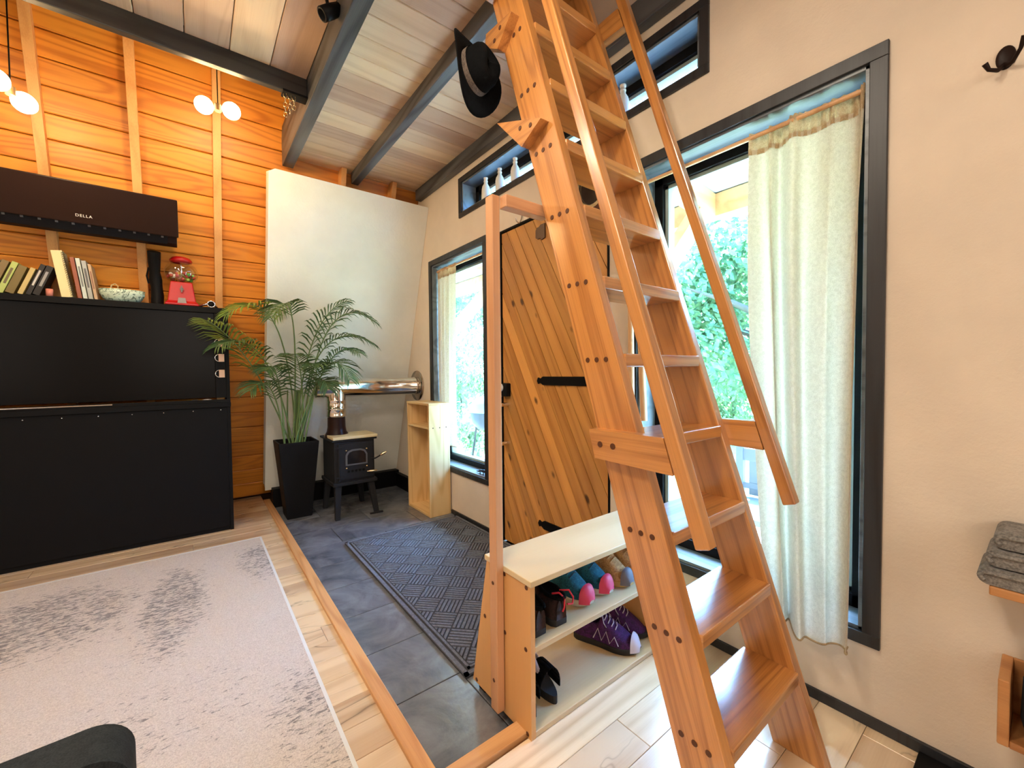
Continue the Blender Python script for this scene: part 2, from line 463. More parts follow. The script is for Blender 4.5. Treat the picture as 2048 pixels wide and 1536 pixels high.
trim2 = MB().box(0.475, 1.70, 0.99, 1.045, -0.04, 0.014).build('trim_2', wood('oak_floor_trim_x', srgb(214, 164, 112), srgb(176, 120, 70), 'X', rough=0.38, contour=6, var=0.05), bevel=0.003, kind='structure', label='oak edging strip along the near end of the slate entry', origin=(0.5, 1.02, 0))

# front wall with its openings
def wall_with_holes(name, x0, x1, Y, Z, holes, mat, **kw):
    ys = sorted({Y[0], Y[1], *[h[0] for h in holes], *[h[1] for h in holes]})
    zs = sorted({Z[0], Z[1], *[h[2] for h in holes], *[h[3] for h in holes]})
    b = MB()
    inside = lambda cy, cz: any(h[0] < cy < h[1] and h[2] < cz < h[3] for h in holes)
    for i in range(len(ys) - 1):
        for j in range(len(zs) - 1):
            if not inside((ys[i] + ys[i + 1]) / 2, (zs[j] + zs[j + 1]) / 2):
                b.box(x0, x1, ys[i], ys[i + 1], zs[j], zs[j + 1])
    return b.build(name, mat, **kw)
WR = (0.36, 1.215, 0.30, 2.10)      # right window opening Y0 Y1 Z0 Z1
WL = (2.54, 3.365, 0.36, 2.095)
DO = (1.385, 2.335, -0.045, 2.115)
TR = (0.91, 2.83, 2.40, 2.632)
wall_front = wall_with_holes('wall_front', WX, WX + WT, (-2.8, 4.8), (-0.25, 4.1), [WR, WL, DO, TR], M_wall, kind='structure', label='cream plastered front wall with the door and windows')
# other enclosing walls and the roof
wall_back = MB().box(-2.8, -2.62, -2.8, 4.8, -0.25, 4.1).build('wall_back', M_wall, kind='structure', label='plastered wall behind the photographer')
wall_side = MB().box(-2.8, 1.9, -2.8, -2.6, -0.25, 4.1).build('wall_right', M_wall, kind='structure', label='plastered wall to the right of the photographer')
roof = MB().box(-2.8, 2.35, -2.8, 4.8, 4.1, 4.25).build('ceiling', M_ceil_y, kind='structure', label='wooden roof ceiling above the lofts')

# leaning siding wall on the left
wl = thing('wall_left', LP(-2.6, 0), label='leaning wall of amber pine siding boards between pale studs', kind='structure')
MB().box(0, 4.3, 0.02, 0.16, -0.2, 4.45, M=lean_M(LP(-2.6, 0))).build('sheathing', plain('dark_sheathing', srgb(70, 36, 12), 0.9), wl)
bh = 0.142
bm_ = piece_mesh('siding_board', M_siding, 4.3, bh - 0.004, 0.022, 0.006)
for i in range(31):
    s = 0.02 + bh * i
    o = put('siding_board', bm_, LP(-2.6 + 2.15, s + bh / 2, 0.0) , wl)
    o.rotation_euler = (R(90) + AL, 0, 0)
for k, xs in enumerate((-2.36, -1.94, -1.52, -1.10, -0.68, -0.262, 0.170)):
    MB().box(-0.024, 0.024, -0.052, 0.0, 0.02, 4.3, M=lean_M(LP(xs, 0, 0.008))).build('stud', M_stud, wl, bevel=0.002)
# short blocking studs above the plaster panel with rounded feet
for xs in (1.005, 1.425):
    M = lean_M(LP(xs, 2.74, 0.008))
    MB().box(-0.02, 0.02, -0.10, 0.0, -0.05, 0.26, M=M).build('stud_block', M_stud, wl, bevel=0.002)
    MB().prism([(-0.075, -0.05), (-0.02, -0.05), (-0.02, 0.10), (-0.045, 0.07), (-0.075, 0.045)], 'Y', -0.09, -0.005, M=M).build('stud_foot', M_stud, wl, bevel=0.003)

# white plaster heat shield standing in front of the leaning wall
MB().prism([(-0.62, 0.12), (0.598, 0.12), (0.598, 2.77), (-0.60, 2.77), (-0.64, 2.745)], 'Y', 0.0, 0.12,
           M=Matrix.Translation(Vector((1.10, 4.30, 0))) @ Matrix(((1, 0, 0, 0), (0, CA, -SA, 0), (0, SA, CA, 0), (0, 0, 0, 1)))
           ).build('plaster_heat_shield', M_panel, bevel=0.025, seg=4, label='white plaster slab leaning on the wall behind the wood stove', cat='heat shield', origin=(1.1, 4.2, 0.1))
# black hearth curb in the corner under the slab
hb = thing('trim_3', (1.1, 4.2, -0.03), label='black hearth curb below the white plaster slab', kind='structure')
part('curb', M_black, hb, 0.53, 1.69, 4.17, 4.31, -0.03, 0.135, 0.004)
part('curb', M_black, hb, 1.655, 1.698, 3.50, 4.17, -0.03, 0.11, 0.004)

# black baseboard along the front wall
for i, (a, b) in enumerate(((-2.6, 0.99), (1.05, 1.375), (2.345, 3.05))):
    z0 = 0.0 if b < 1.02 else -0.03
    MB().box(WX - 0.012, WX, a, b, z0, z0 + 0.035).build('baseboard_front' if i == 0 else 'baseboard_front_%d' % i, M_trimblack, kind='structure', bevel=0.002, label='thin black baseboard under the %s' % ('right window' if i == 0 else 'right door jamb' if i == 1 else 'left window'), origin=(WX - 0.006, (a + b) / 2, z0))

# loft floor above the entry: planks on black beams
ZC = 2.81
lf = thing('ceiling_loft', (1.17, 2.4, ZC), label='pale loft floor planks on black beams above the entry', kind='structure')
lm = piece_mesh('loft_plank', M_ceil_x, 1.13, 0.1425, 0.03, 0.003)
for i in range(-7, 8):
    o = put('loft_plank', lm, (0.64 + 0.53, 2.533 + 0.146 * i + 0.073, ZC + 0.015), lf)
    o.rotation_euler = (R(180), 0, 0)
part('beam', M_beam_y, lf, 0.57, 0.645, 1.42, 3.56, 2.72, 3.0, 0.004)
part('beam', M_beam_y, lf, 1.075, 1.132, 1.42, 3.56, 2.72, 2.81, 0.004)
part('beam', M_beam_y, lf, 1.645, 1.699, -1.2, 3.56, 2.72, 2.84, 0.004)
part('edge_beam', M_beam_x, lf, 0.645, 1.645, 1.415, 1.46, 2.72, 2.81, 0.004)
MB().box(0.645, 1.70, 1.415, 3.6, 2.845, 2.87).build('subfloor', M_ceil_y, lf)
# platform to the left of the big beam: planks the other way behind a black joist
pf = thing('ceiling_platform', (-0.9, 1.4, 2.87), label='pale platform planks behind a black joist, upper left', kind='structure')
pmesh = piece_mesh('platform_plank', M_ceil_y, 0.1845, 4.2, 0.03, 0.003)
for i in range(17):
    o = put('platform_plank', pmesh, (0.57 - 0.094 - 0.188 * i, 0.62, 2.885), pf)
    o.rotation_euler = (R(180), 0, 0)
part('joist', M_beam_x, pf, -2.6, 0.57, 2.68, 2.72, 2.765, 3.0, 0.004)
part('joist_shoe', M_black, pf, 0.44, 0.57, 2.665, 2.735, 2.752, 2.765, 0.002)
MB().box(-2.6, 0.57, -1.45, 2.68, 2.905, 2.93).build('subfloor', M_ceil_x, pf)

# ------------------------------------------------------------------ windows and door
def window(name, o, label, sill=True, t=0.045):
    y0, y1, z0, z1 = o
    w = thing(name, (WX, (y0 + y1) / 2, z0), label=label, kind='structure')
    xf = WX - 0.012
    part('casing', M_trimblack, w, xf, WX + 0.004, y0 - t, y1 + t, z1, z1 + t)
    part('casing', M_trimblack, w, xf, WX + 0.004, y0 - t, y1 + t, z0 - t + 0.005, z0)
    part('casing', M_trimblack, w, xf, WX + 0.004, y0 - t, y0, z0, z1)
    part('casing', M_trimblack, w, xf, WX + 0.004, y1, y1 + t, z0, z1)
    X1 = WX + WT
    part('reveal', M_reveal, w, WX, X1, y0, y1, z1 - 0.012, z1 + 0.002, 0.001)
    part('reveal', M_reveal, w, WX, X1, y0, y1, z0 - 0.002, z0 + 0.012, 0.001)
    part('reveal', M_reveal, w, WX, X1, y0 - 0.002, y0 + 0.012, z0, z1, 0.001)
    part('reveal', M_reveal, w, WX, X1, y1 - 0.012, y1 + 0.002, z0, z1, 0.001)
    f = 0.045
    a, b, c, d = y0 + 0.012, y1 - 0.012, z0 + 0.012, z1 - 0.012
    xa, xb = X1 - 0.06, X1 - 0.01
    part('sash', M_black, w, xa, xb, a, b, d - f, d)
    part('sash', M_black, w, xa, xb, a, b, c, c + f)
    part('sash', M_black, w, xa, xb, a, a + f, c, d)
    part('sash', M_black, w, xa, xb, b - f, b, c, d)
    # grey outer bead
    g = 0.018
    for q in ((a + f, b - f, d - f - g, d - f), (a + f, b - f, c + f, c + f + g), (a + f, a + f + g, c + f, d - f), (b - f - g, b - f, c + f, d - f)):
        part('bead', M_bead, w, xb - 0.03, xb + 0.02, *q, bevel=0.001)
    part('pane', M_glass, w, xb - 0.014, xb - 0.010, a + f, b - f, c + f, d - f, 0)
    return w
M_bead = plain('grey_bead', srgb(150, 164, 162), 0.4)
window('window_1', WL, 'tall black-cased window left of the door')
window('window_2', WR, 'tall black-cased window right of the door, behind the ladder')
window('window_3', TR, 'long low transom window above the door', t=0.04)

dr = thing('door_1', (WX, 1.86, -0.03), label='knotty pine entry door of slanting boards with black strap hinges', kind='structure')
y0, y1, z0, z1 = DO
part('frame', M_black, dr, WX - 0.006, WX + WT, y0, y0 + 0.012, -0.03, z1)
part('frame', M_black, dr, WX - 0.006, WX + WT, y1 - 0.012, y1, -0.03, z1)
part('frame', M_black, dr, WX - 0.006, WX + WT, y0, y1, z1 - 0.014, z1)
part('core', plain('door_core', srgb(64, 34, 14), 0.8), dr, WX + 0.03, WX + 0.06, y0 + 0.014, y1 - 0.014, -0.025, z1 - 0.016)
# slanting boards clipped to the door's rectangle
def clip(poly, f):
    out = []
    for i in range(len(poly)):
        p, q = poly[i], poly[(i + 1) % len(poly)]
        a, b = f(p), f(q)
        if a >= 0: out.append(p)
        if a * b < 0:
            t = a / (a - b); out.append((p[0] + (q[0] - p[0]) * t, p[1] + (q[1] - p[1]) * t))
    return out
ang = R(62)
du = (math.cos(ang), math.sin(ang)); dv = (-du[1], du[0])
ya, yb, za, zb = y0 + 0.016, y1 - 0.016, -0.022, z1 - 0.018
bw = 0.080
for i in range(-14, 26):
    c0, c1 = i * bw + 0.002, (i + 1) * bw - 0.002
    cy, cz = 1.86, 1.0
    poly = [(cy + du[0] * s * 3 + dv[0] * c, cz + du[1] * s * 3 + dv[1] * c) for s, c in ((-1, c0), (1, c0), (1, c1), (-1, c1))]
    for f in (lambda p: p[0] - ya, lambda p: yb - p[0], lambda p: p[1] - za, lambda p: zb - p[1]):
        poly = clip(poly, f)
        if len(poly) < 3: break
    if len(poly) < 3: continue
    # local frame whose Y follows the board
    mid = (sum(p[0] for p in poly) / len(poly), sum(p[1] for p in poly) / len(poly))
    loc = [((p[0] - mid[0]) * du[0] + (p[1] - mid[1]) * du[1], (p[0] - mid[0]) * dv[0] + (p[1] - mid[1]) * dv[1]) for p in poly]
    b = MB().prism(loc, 'X', 0.0, 0.024)
    o = b.build('board', M_door, dr, world=False, bevel=0.003)
    o.location = Vector((WX + 0.006, mid[0], mid[1])) - LOC[dr]
    o.rotation_euler = (ang, 0, 0)
for zc in (1.095, 0.20):
    MB().prism([(1.39, zc - 0.026), (1.90, zc - 0.026), (1.925, zc - 0.012), (1.945, zc - 0.02), (1.955, zc), (1.945, zc + 0.02), (1.925, zc + 0.012), (1.90, zc + 0.026), (1.39, zc + 0.026)], 'X', WX - 0.003, WX + 0.007).build('strap_hinge', M_black, dr, bevel=0.001)
hd = MB().box(WX - 0.03, WX + 0.008, 2.235, 2.315, 0.985, 1.075).build('keypad_lock', M_black, dr, bevel=0.006)
MB().lathe([(0.001, 0.03), (0.02, 0.028), (0.027, 0.015), (0.027, 0.0)], 16, M=Matrix.Translation((WX - 0.03, 2.30, 1.045)) @ Matrix.Rotation(R(-90), 4, 'Y')).build('lock_button', M_whiteplastic, hd)
hb_ = MB().tube([(WX - 0.05, 2.268, 0.985), (WX - 0.05, 2.268, 0.64)], 0.011, 10).build('pull_bar', M_black, dr)
for zc in (0.93, 0.665):
    MB().tube([(WX - 0.062, 2.268, zc), (WX + 0.008, 2.268, zc)], 0.014, 10).ball((WX - 0.055, 2.268, zc), 0.018).build('pull_mount', M_chrome, hb_)
MB().prism([(1.955, 1.975), (1.955, 2.02), (1.94, 2.035), (1.925, 2.035), (1.91, 2.045), (1.872, 2.045), (1.872, 1.96), (1.905, 1.952), (1.91, 1.965), (1.94, 1.965)], 'X', WX - 0.004, WX + 0.007).build('plaque', plain('bronze_plaque', srgb(96, 72, 54), 0.5), dr, bevel=0.001)
for yy in (2.085, 1.455):
    zc = 2.12 if yy > 2 else 1.85
    pts = [(WX - 0.004, yy, zc + 0.03), (WX - 0.012, yy, zc), (WX - 0.03, yy, zc - 0.02), (WX - 0.05, yy, zc - 0.012), (WX - 0.055, yy, zc + 0.008)]
    MB().tube(pts, 0.004, 8).build('coat_hook', M_chrome, label='bent chrome hook %s' % ('at the top edge of the door' if yy > 2 else 'near the hinge side of the door'), parent=dr)

# ------------------------------------------------------------------ loft ladder
SL = 0.3225
yf = lambda z: 0.366 + SL * z           # front edge of the stringers
dep = 0.142
la = thing('loft_ladder', (1.19, 0.42, 0.0), label='steep oak loft ladder with eleven treads and two handrails', cat='ladder')
ztop = 3.05
def stringer(x0, x1):
    return MB().prism([(yf(0), 0.0), (yf(0) + dep, 0.0), (yf(ztop) + dep, ztop), (yf(ztop), ztop)], 'X', x0, x1)
# the stringers lean: build them upright along their own grain axis so the figure follows the board
th_s = math.atan(SL)
Ls = ztop / math.cos(th_s)
def lean_part(name, x0, x1, f0, f1, s0, s1, mat, bevel=0.003):
    """a stick parallel to the stringers: f = offset in front of the stringer's front face (-) or behind (+), s along the slope"""
    h = math.tan(th_s)
    b = MB()
    vs = []
    for x in (x0, x1):
        for f in (f0, f1):
            for e, s in ((0, s0), (1, s1)):
                # floor-level cut: keep ends horizontal
                ss = f * h if s == 0 else s
                vs.append((x, f, ss))
    b.raw(vs, [(0, 1, 3, 2), (4, 6, 7, 5), (0, 4, 5, 1), (2, 3, 7, 6), (0, 2, 6, 4), (1, 5, 7, 3)])
    o = b.build(name, mat, la, world=False, bevel=bevel)
    o.location = Vector((0, yf(0), 0)) - LOC[la]
    o.location.x = -LOC[la].x
    o.rotation_euler = (-th_s, 0, 0)
    return o
dpp = dep * math.cos(th_s)
sL = lean_part('stringer', 0.950, 0.986, 0.0, dpp, 0, Ls, M_oak_z)
sR = lean_part('stringer', 1.394, 1.430, 0.0, dpp, 0, Ls, M_oak_z)
tread_z = [0.253 + 0.2368 * i for i in range(12)]
for zt in tread_z:
    ya = yf(zt) - 0.008
    MB().box(0.984, 1.396, ya, ya + 0.158, zt - 0.037, zt).build('tread', M_oak_x, la, bevel=0.004)
for xp, sg in ((0.9495, -1), (1.4305, 1)):
    b = MB()
    for zt in tread_z:
        for k in (0.035, 0.07, 0.105):
            c = Vector((xp, yf(zt) + k, zt - 0.016))
            b.lathe([(0.0001, 0.0012), (0.0075, 0.0012), (0.008, 0.0)], 10, M=Matrix.Translation(c) @ Matrix.Rotation(R(-90 if sg < 0 else 90), 4, 'Y'), smooth=False)
    b.build('wood_plugs', M_plug, la, kind='stuff')
def perp(z): return z / math.cos(th_s)
for x0, x1 in ((0.914, 0.950), (1.430, 1.466)):
    lean_part('handrail', x0, x1, -0.135, -0.098, perp(0.70) , perp(2.98), M_oak_z, 0.004)
    for zc in (0.938, 2.605):
        yb0 = yf(zc) - 0.103
        br = MB().prism([(yb0 - 0.012 , zc - 0.044), (yb0 + 0.235, zc - 0.038), (yb0 + 0.258, zc + 0.044), (yb0 + 0.016, zc + 0.046)], 'X', x0, x1).build('rail_bracket', M_oak_y, la, bevel=0.003)
        pb = MB()
        xo = x0 - 0.0008 if x0 < 1 else x1 + 0.0008
        for k in (0.17, 0.215):
            pb.lathe([(0.0001, 0.001), (0.0085, 0.001), (0.009, 0.0)], 10, M=Matrix.Translation((xo, yb0 + k, zc + 0.004)) @ Matrix.Rotation(R(-90 if x0 < 1 else 90), 4, 'Y'), smooth=False)
        pb.build('bracket_plugs', M_plug, br, kind='stuff')
# wedge pegs for hats on the outer face of the near stringer
for pts, pl in (([(1.266, 2.071), (1.022, 1.974), (1.124, 1.924)], [(1.075, 1.975), (1.13, 1.99)]), ([(1.331, 2.434), (1.172, 2.414), (1.258, 2.335), (1.339, 2.388)], [(1.24, 2.40), (1.275, 2.375)])):
    p = MB().prism(pts[::-1], 'X', 0.914, 0.950).build('hat_wedge', M_oak_y, la, bevel=0.003)
    pb = MB()
    for c in pl:
        pb.lathe([(0.0001, 0.001), (0.0075, 0.001), (0.008, 0.0)], 10, M=Matrix.Translation((0.9132, c[0], c[1])) @ Matrix.Rotation(R(-90), 4, 'Y'), smooth=False)
    pb.build('wedge_plugs', M_plug, p, kind='stuff')

# ------------------------------------------------------------------ shoe rack and its post
rk = thing('shoe_rack', (1.15, 1.12, 0.0), label='birch plywood two-tier shoe rack at the foot of the ladder', cat='shoe rack')
XR = 1.56
def side(x0, x1):
    return MB().prism([(0.966, 0.0), (1.305, 0.0), (1.205, 0.488), (0.966, 0.488)], 'X', x0, x1)
side(0.805, 0.823).build('side_panel', M_plyside, rk, bevel=0.0015)
side(XR - 0.018, XR).build('side_panel', M_plyside, rk, bevel=0.0015)
part('top', M_ply, rk, 0.800, XR + 0.004, 0.958, 1.212, 0.488, 0.507)
part('shelf', M_ply, rk, 0.823, XR - 0.018, 0.967, 1.243, 0.272, 0.290)
part('shelf', M_ply, rk, 0.823, XR - 0.018, 0.967, 1.298, 0.002, 0.020)
part('foot', M_black, rk, 0.82, 0.87, 1.25, 1.29, -0.03, 0.001)
part('foot', M_black, rk, XR - 0.06, XR - 0.02, 1.25, 1.29, -0.03, 0.001)
b = MB()
for yy, zz in ((0.985, 0.478), (1.10, 0.478), (0.99, 0.28), (1.10, 0.28), (1.22, 0.28), (0.985, 0.012), (1.14, 0.012), (1.28, 0.012)):
    b.lathe([(0.0001, 0.001), (0.007, 0.001), (0.0075, 0.0)], 10, M=Matrix.Translation((0.8045, yy, zz)) @ Matrix.Rotation(R(-90), 4, 'Y'), smooth=False)
b.build('screw_plugs', M_plug, rk, kind='stuff')

po = thing('wooden_post', (0.787, 1.105, 0.01), label='slim wooden post screwed to the shoe rack and tied to the ladder', cat='post')
part('upright', M_post, po, 0.772, 0.802, 1.100, 1.140, 0.014, 1.722, 0.003)
part('crossbar', wood('alder_bar', srgb(206, 154, 112), srgb(172, 116, 76), 'X', rough=0.45, contour=5, amount=0.35, var=0.03), po, 0.802, 0.984, 1.066, 1.102, 1.678, 1.718, 0.003)
b = MB()
for zz in (0.12, 0.45): b.lathe([(0.0001, 0.001), (0.006, 0.001), (0.0065, 0.0)], 10, M=Matrix.Translation((0.7715, 1.12, zz)) @ Matrix.Rotation(R(-90), 4, 'Y'), smooth=False)
b.build('screw_plugs', M_plug, po, kind='stuff')

# shoes: loft of cross sections, toe towards -Y in local space (length L along Y)
def shoe(name, loc, rz, label, up, sole, lace, toe=None, stripe=None, L=0.285, W=0.098, group=None, boot=0.0):
    t = thing(name, loc, label=label, cat='shoe', group=group, rz=rz)
    def prof(u):       # u 0 heel .. 1 toe -> half width, top height, z of crest
        w = W / 2 * (0.70 + 0.10 * math.sin(min(u, .3) / .3 * 1.57) + 0.22 * math.exp(-((u - 0.68) / 0.2) ** 2))
        if u > 0.80: w *= math.sqrt(max(0.03, 1 - ((u - 0.80) / 0.215) ** 2))
        if u < 0.06: w *= math.sqrt(max(0.1, 1 - ((0.06 - u) / 0.085) ** 2))
        return w
    sb = MB(); n = 16
    us = [i / n for i in range(n + 1)]
    for i in range(n + 1): pass
    ring = []
    for u in us:
        w = prof(u) * 1.07; y = L * (0.5 - u); rise = 0.010 * max(0, (u - 0.75) / 0.25) ** 2
        ring.append([(-w, y, rise), (w, y, rise), (w * 1.02, y, 0.024 + rise * .6), (-w * 1.02, y, 0.024 + rise * .6)])
    vs = [p for r in ring for p in r]
    fs = [(4 * i + k, 4 * i + (k + 1) % 4, 4 * i + 4 + (k + 1) % 4, 4 * i + 4 + k) for i in range(n) for k in range(4)]
    sb.raw(vs, fs + [(3, 2, 1, 0), (4 * n, 4 * n + 1, 4 * n + 2, 4 * n + 3)], True)
    sb.build('sole', sole, t, world=False, bevel=0.003)
    # upper
    ub = MB(); K = 10; rings = []
    for u in us:
        w = prof(u); y = L * (0.5 - u)
        if u < 0.42: h = 0.098 + boot - 0.012 * u / 0.42
        else:
            q = min(1.0, (u - 0.42) / 0.58); h = 0.086 * (1 - q) ** 1.15 + 0.042 * (1 - q ** 5) + (boot * max(0, 1 - q * 4))
            h = max(h, 0.026)
        open_ = u < 0.40
        r = []
        for k in range(K + 1):
            a = math.pi * k / K
            x = w * math.cos(a); z = 0.022 + (h - 0.022) * (math.sin(a) ** 0.62 if 0 < k < K else 0)
            if u < 0.46: x *= 1 - 0.30 * (math.sin(a) ** 2) * (1 - u / 0.46 * 0.5)
            if open_ and 0.38 < k / K < 0.62: z -= 0.03 * (1 - abs(k / K - .5) / .12)
            r.append((x, y, z))
        rings.append(r)
    vs = [p for r in rings for p in r]
    fs = [(i * (K + 1) + k, i * (K + 1) + k + 1, (i + 1) * (K + 1) + k + 1, (i + 1) * (K + 1) + k) for i in range(n) for k in range(K)]
    ub.raw(vs, fs + [list(range(K + 1)), list(range(n * (K + 1), (n + 1) * (K + 1)))[::-1]], True)
    ub.build('upper', up, t, world=False, sub=1)
    # collar opening
    cb = MB(); pts = []
    for k in range(17):
        w = 2 * math.pi * k / 16
        yy = L * 0.30 + 0.060 * math.cos(w); pts.append((0.026 * math.sin(w), yy, 0.100 + boot - (0.004 if math.cos(w) > 0 else -0.002)))
    cb.tube(pts, 0.0065, 6, cap=False)
    cb.raw([(p[0] * .9, L * .30 + (p[1] - L * .30) * .9, p[2] - 0.002) for p in pts[:-1]], [list(range(16))])
    cb.build('collar', M_felt, t, world=False)
    if lace:
        lb = MB()
        for k in range(5):
            u = 0.44 + 0.055 * k; y = L * (0.5 - u); q = (u - 0.42) / 0.58
            zt = 0.086 * (1 - q) ** 1.15 + 0.042 * (1 - q ** 5) + boot * max(0, 1 - q * 4) + 0.003
            lb.tube([(-0.026, y, zt - 0.010), (-0.01, y - 0.004, zt), (0.01, y + 0.004, zt), (0.026, y + 0.006, zt - 0.010)], 0.0025, 6)
        for sgn in (-1, 1):
            zt = 0.110 + boot
            lb.tube([(0, L * .06, zt), (sgn * .02, L * .04, zt + .012), (sgn * .04, L * .0, zt - .006), (sgn * .034, -L * .04, zt - .030), (sgn * .012, L * .03, zt - .004)], 0.0022, 6)
        lb.build('laces', lace, t, world=False)
    if toe:
        tb = MB(); K2 = 8; rg = []
        for i in range(5):
            u = 0.885 + 0.115 * i / 4 * 1.02; w = prof(min(u, 1)) * 1.08; y = L * (0.5 - u) - 0.002; h = 0.050 * (1 - (i / 4) ** 3) + 0.012
            rg.append([(w * math.cos(math.pi * k / K2), y, 0.012 + h * max(0, math.sin(math.pi * k / K2)) ** .6) for k in range(K2 + 1)])
        vs = [p for r in rg for p in r]
        tb.raw(vs, [(i * 9 + k, i * 9 + k + 1, i * 9 + 10 + k, i * 9 + 9 + k) for i in range(4) for k in range(8)], True)
        tb.build('toe_guard', toe, t, world=False)
    if stripe:
        zb = MB()
        for sgn in (-1, 1):
            pts = []
            for k in range(7):
                u = 0.34 + 0.065 * k; w = prof(u)
                hi = k % 2 == 0
                zz = 0.034 if hi else 0.074 - 0.02 * max(0, (u - .5)) * 4
                pts.append((sgn * (w * (1.01 if hi else 0.82) + 0.003), L * (0.5 - u), zz))
            zb.tube(pts, 0.0022, 6)
        zb.build('side_stripe', stripe, t, world=False)
    return t
M_teal = fabric('teal_mesh', srgb(32, 112, 128), srgb(20, 66, 82), scale=260)
M_tan = fabric('tan_suede', srgb(206, 160, 102), srgb(160, 112, 64), scale=200)
M_brown = fabric('dark_brown_leather', srgb(58, 34, 30), srgb(32, 20, 20), scale=120)
M_purple = fabric('purple_mesh', srgb(86, 34, 98), srgb(44, 22, 56), scale=260)
M_pink = plain('coral_rubber', srgb(226, 66, 98), 0.5)
M_solew = plain('cream_sole', srgb(210, 198, 176), 0.6)
M_soleb = plain('black_sole', srgb(34, 32, 32), 0.7)
M_soleg = plain('tan_sole', srgb(196, 158, 84), 0.6)
M_lacered = plain('red_lace', srgb(206, 40, 56), 0.7)
M_lacew = plain('grey_lace', srgb(200, 190, 200), 0.7)
M_tealdk = plain('teal_lace', srgb(24, 58, 66), 0.7)
ZS = 0.2905
shoe('trail_shoe', (1.125, 1.137, ZS), R(4), 'teal trail shoe with coral toe, nearer one on the upper shelf', M_teal, M_solew, M_tealdk, M_pink, L=0.255)
shoe('trail_shoe', (1.241, 1.142, ZS), R(4), 'teal trail shoe with coral toe, farther one beside the tan boots', M_teal, M_solew, M_tealdk, M_pink, L=0.255)
_hs = shoe('hiking_shoe', (0.972, 1.125, ZS), R(178), 'dark brown shoe with red laces, heel out, next to the teal pair', M_brown, M_soleb, M_lacered, None, L=0.255, W=0.09)
MB().tube([(0.955, 1.03, ZS + 0.10), (0.962, 1.002, ZS + 0.112), (0.975, 0.99, ZS + 0.095), (0.972, 0.988, ZS + 0.065), (0.968, 0.992, ZS + 0.05)], 0.0032, 6).tube([(0.99, 1.03, ZS + 0.10), (1.006, 1.0, ZS + 0.108), (1.022, 0.995, ZS + 0.08), (1.016, 0.993, ZS + 0.06), (0.99, 0.992, ZS + 0.068)], 0.0032, 6).build('loose_laces', M_lacered, world=True).parent = None
_ll = bpy.data.objects['loose_laces']; _ll.parent = _hs; _ll.matrix_parent_inverse = (Matrix.Translation((0.972, 1.125, ZS)) @ Matrix.Rotation(R(178), 4, 'Z')).inverted()
shoe('hiking_shoe', (0.873, 1.125, ZS), R(181), 'dark brown shoe at the left end of the upper shelf', M_brown, M_soleb, M_lacered, None, L=0.255, W=0.085)
M_toegrey = plain('grey_toe', srgb(110, 108, 112), 0.6)
shoe('tan_boot', (1.350, 1.125, ZS), R(3), 'tan suede boot with grey toe on the upper shelf', M_tan, M_soleg, M_tan, M_toegrey, L=0.25, W=0.09, boot=0.015)
shoe('tan_boot', (1.447, 1.135, ZS), R(3), 'tan suede boot at the right end of the upper shelf', M_tan, M_soleg, M_tan, M_toegrey, L=0.25, W=0.085, boot=0.015)
ZB = 0.0205
shoe('running_shoe', (1.335, 1.11, ZB), R(24), 'purple running shoe with pale zigzag laces, nearer one on the lower shelf', M_purple, M_soleb, M_lacew, M_lacew, stripe=M_lacew, L=0.27)
shoe('running_shoe', (1.448, 1.14, ZB), R(24), 'purple running shoe behind the ladder, farther one on the lower shelf', M_purple, M_soleb, M_lacew, None, stripe=M_lacew, L=0.26, W=0.085)
# black sandals on the lower shelf, heels out
for k, (sx, lab) in enumerate(((0.966, 'black sandal with a pale strap at the left of the lower shelf'), (0.872, 'black sandal tucked against the rack side on the lower shelf'))):
    t = thing('sandal', (sx, 1.13, ZB), label=lab, cat='sandal', rz=R(-8))
    fp = []
    for q in range(24):
        w = 2 * math.pi * q / 24
        yy = 0.125 * math.sin(w); fp.append((0.036 * math.cos(w) * (1 + 0.18 * math.sin(w)), yy))
    MB().prism(fp, 'Z', 0.0, 0.028).build('footbed', M_soleb, t, world=False, bevel=0.004)
    b = MB()
    for yy in (-0.085,):
        arc = [(0.042 * math.cos(math.pi * q / 10), yy - 0.012 * math.sin(math.pi * q / 10), 0.02 + 0.085 * math.sin(math.pi * q / 10)) for q in range(11)]
        for q in range(10):
            p, r = Vector(arc[q]), Vector(arc[q + 1])
            b.raw([p, r, r + Vector((0, 0.075, -0.006)), p + Vector((0, 0.075, -0.006))], [(0, 1, 2, 3)], True)
    o = b.build('heel_cup', M_felt, t, world=False)
    sm = o.modifiers.new('solid', 'SOLIDIFY'); sm.thickness = 0.004
    b = MB()
    arc = [(0.043 * math.cos(math.pi * q / 10), 0.045, 0.02 + 0.055 * math.sin(math.pi * q / 10)) for q in range(11)]
    for q in range(10):
        p, r = Vector(arc[q]), Vector(arc[q + 1])
        b.raw([p, r, r + Vector((0, 0.03, 0)), p + Vector((0, 0.03, 0))], [(0, 1, 2, 3)], True)
    b.tube([(-0.03, -0.06, 0.085), (-0.02, 0.0, 0.105), (0.015, 0.03, 0.09)], 0.006, 6)
    o = b.build('strap', M_lacew if k == 0 else M_felt, t, world=False)
    sm = o.modifiers.new('solid', 'SOLIDIFY'); sm.thickness = 0.004

# ------------------------------------------------------------------ rug, doormat
rg = MB().box(-2.3, 0.344, 0.3, 3.367, 0.0005, 0.010).build('area_rug', M_rug, bevel=0.004, label='large pale distressed rug with worn grey pattern', cat='rug', origin=(0.344, 3.367, 0))
MB().box(0.338, 0.350, 0.3, 3.373, 0.0005, 0.0105).box(-2.3, 0.35, 3.362, 3.374, 0.0005, 0.0105).build('binding', M_rugedge, rg)

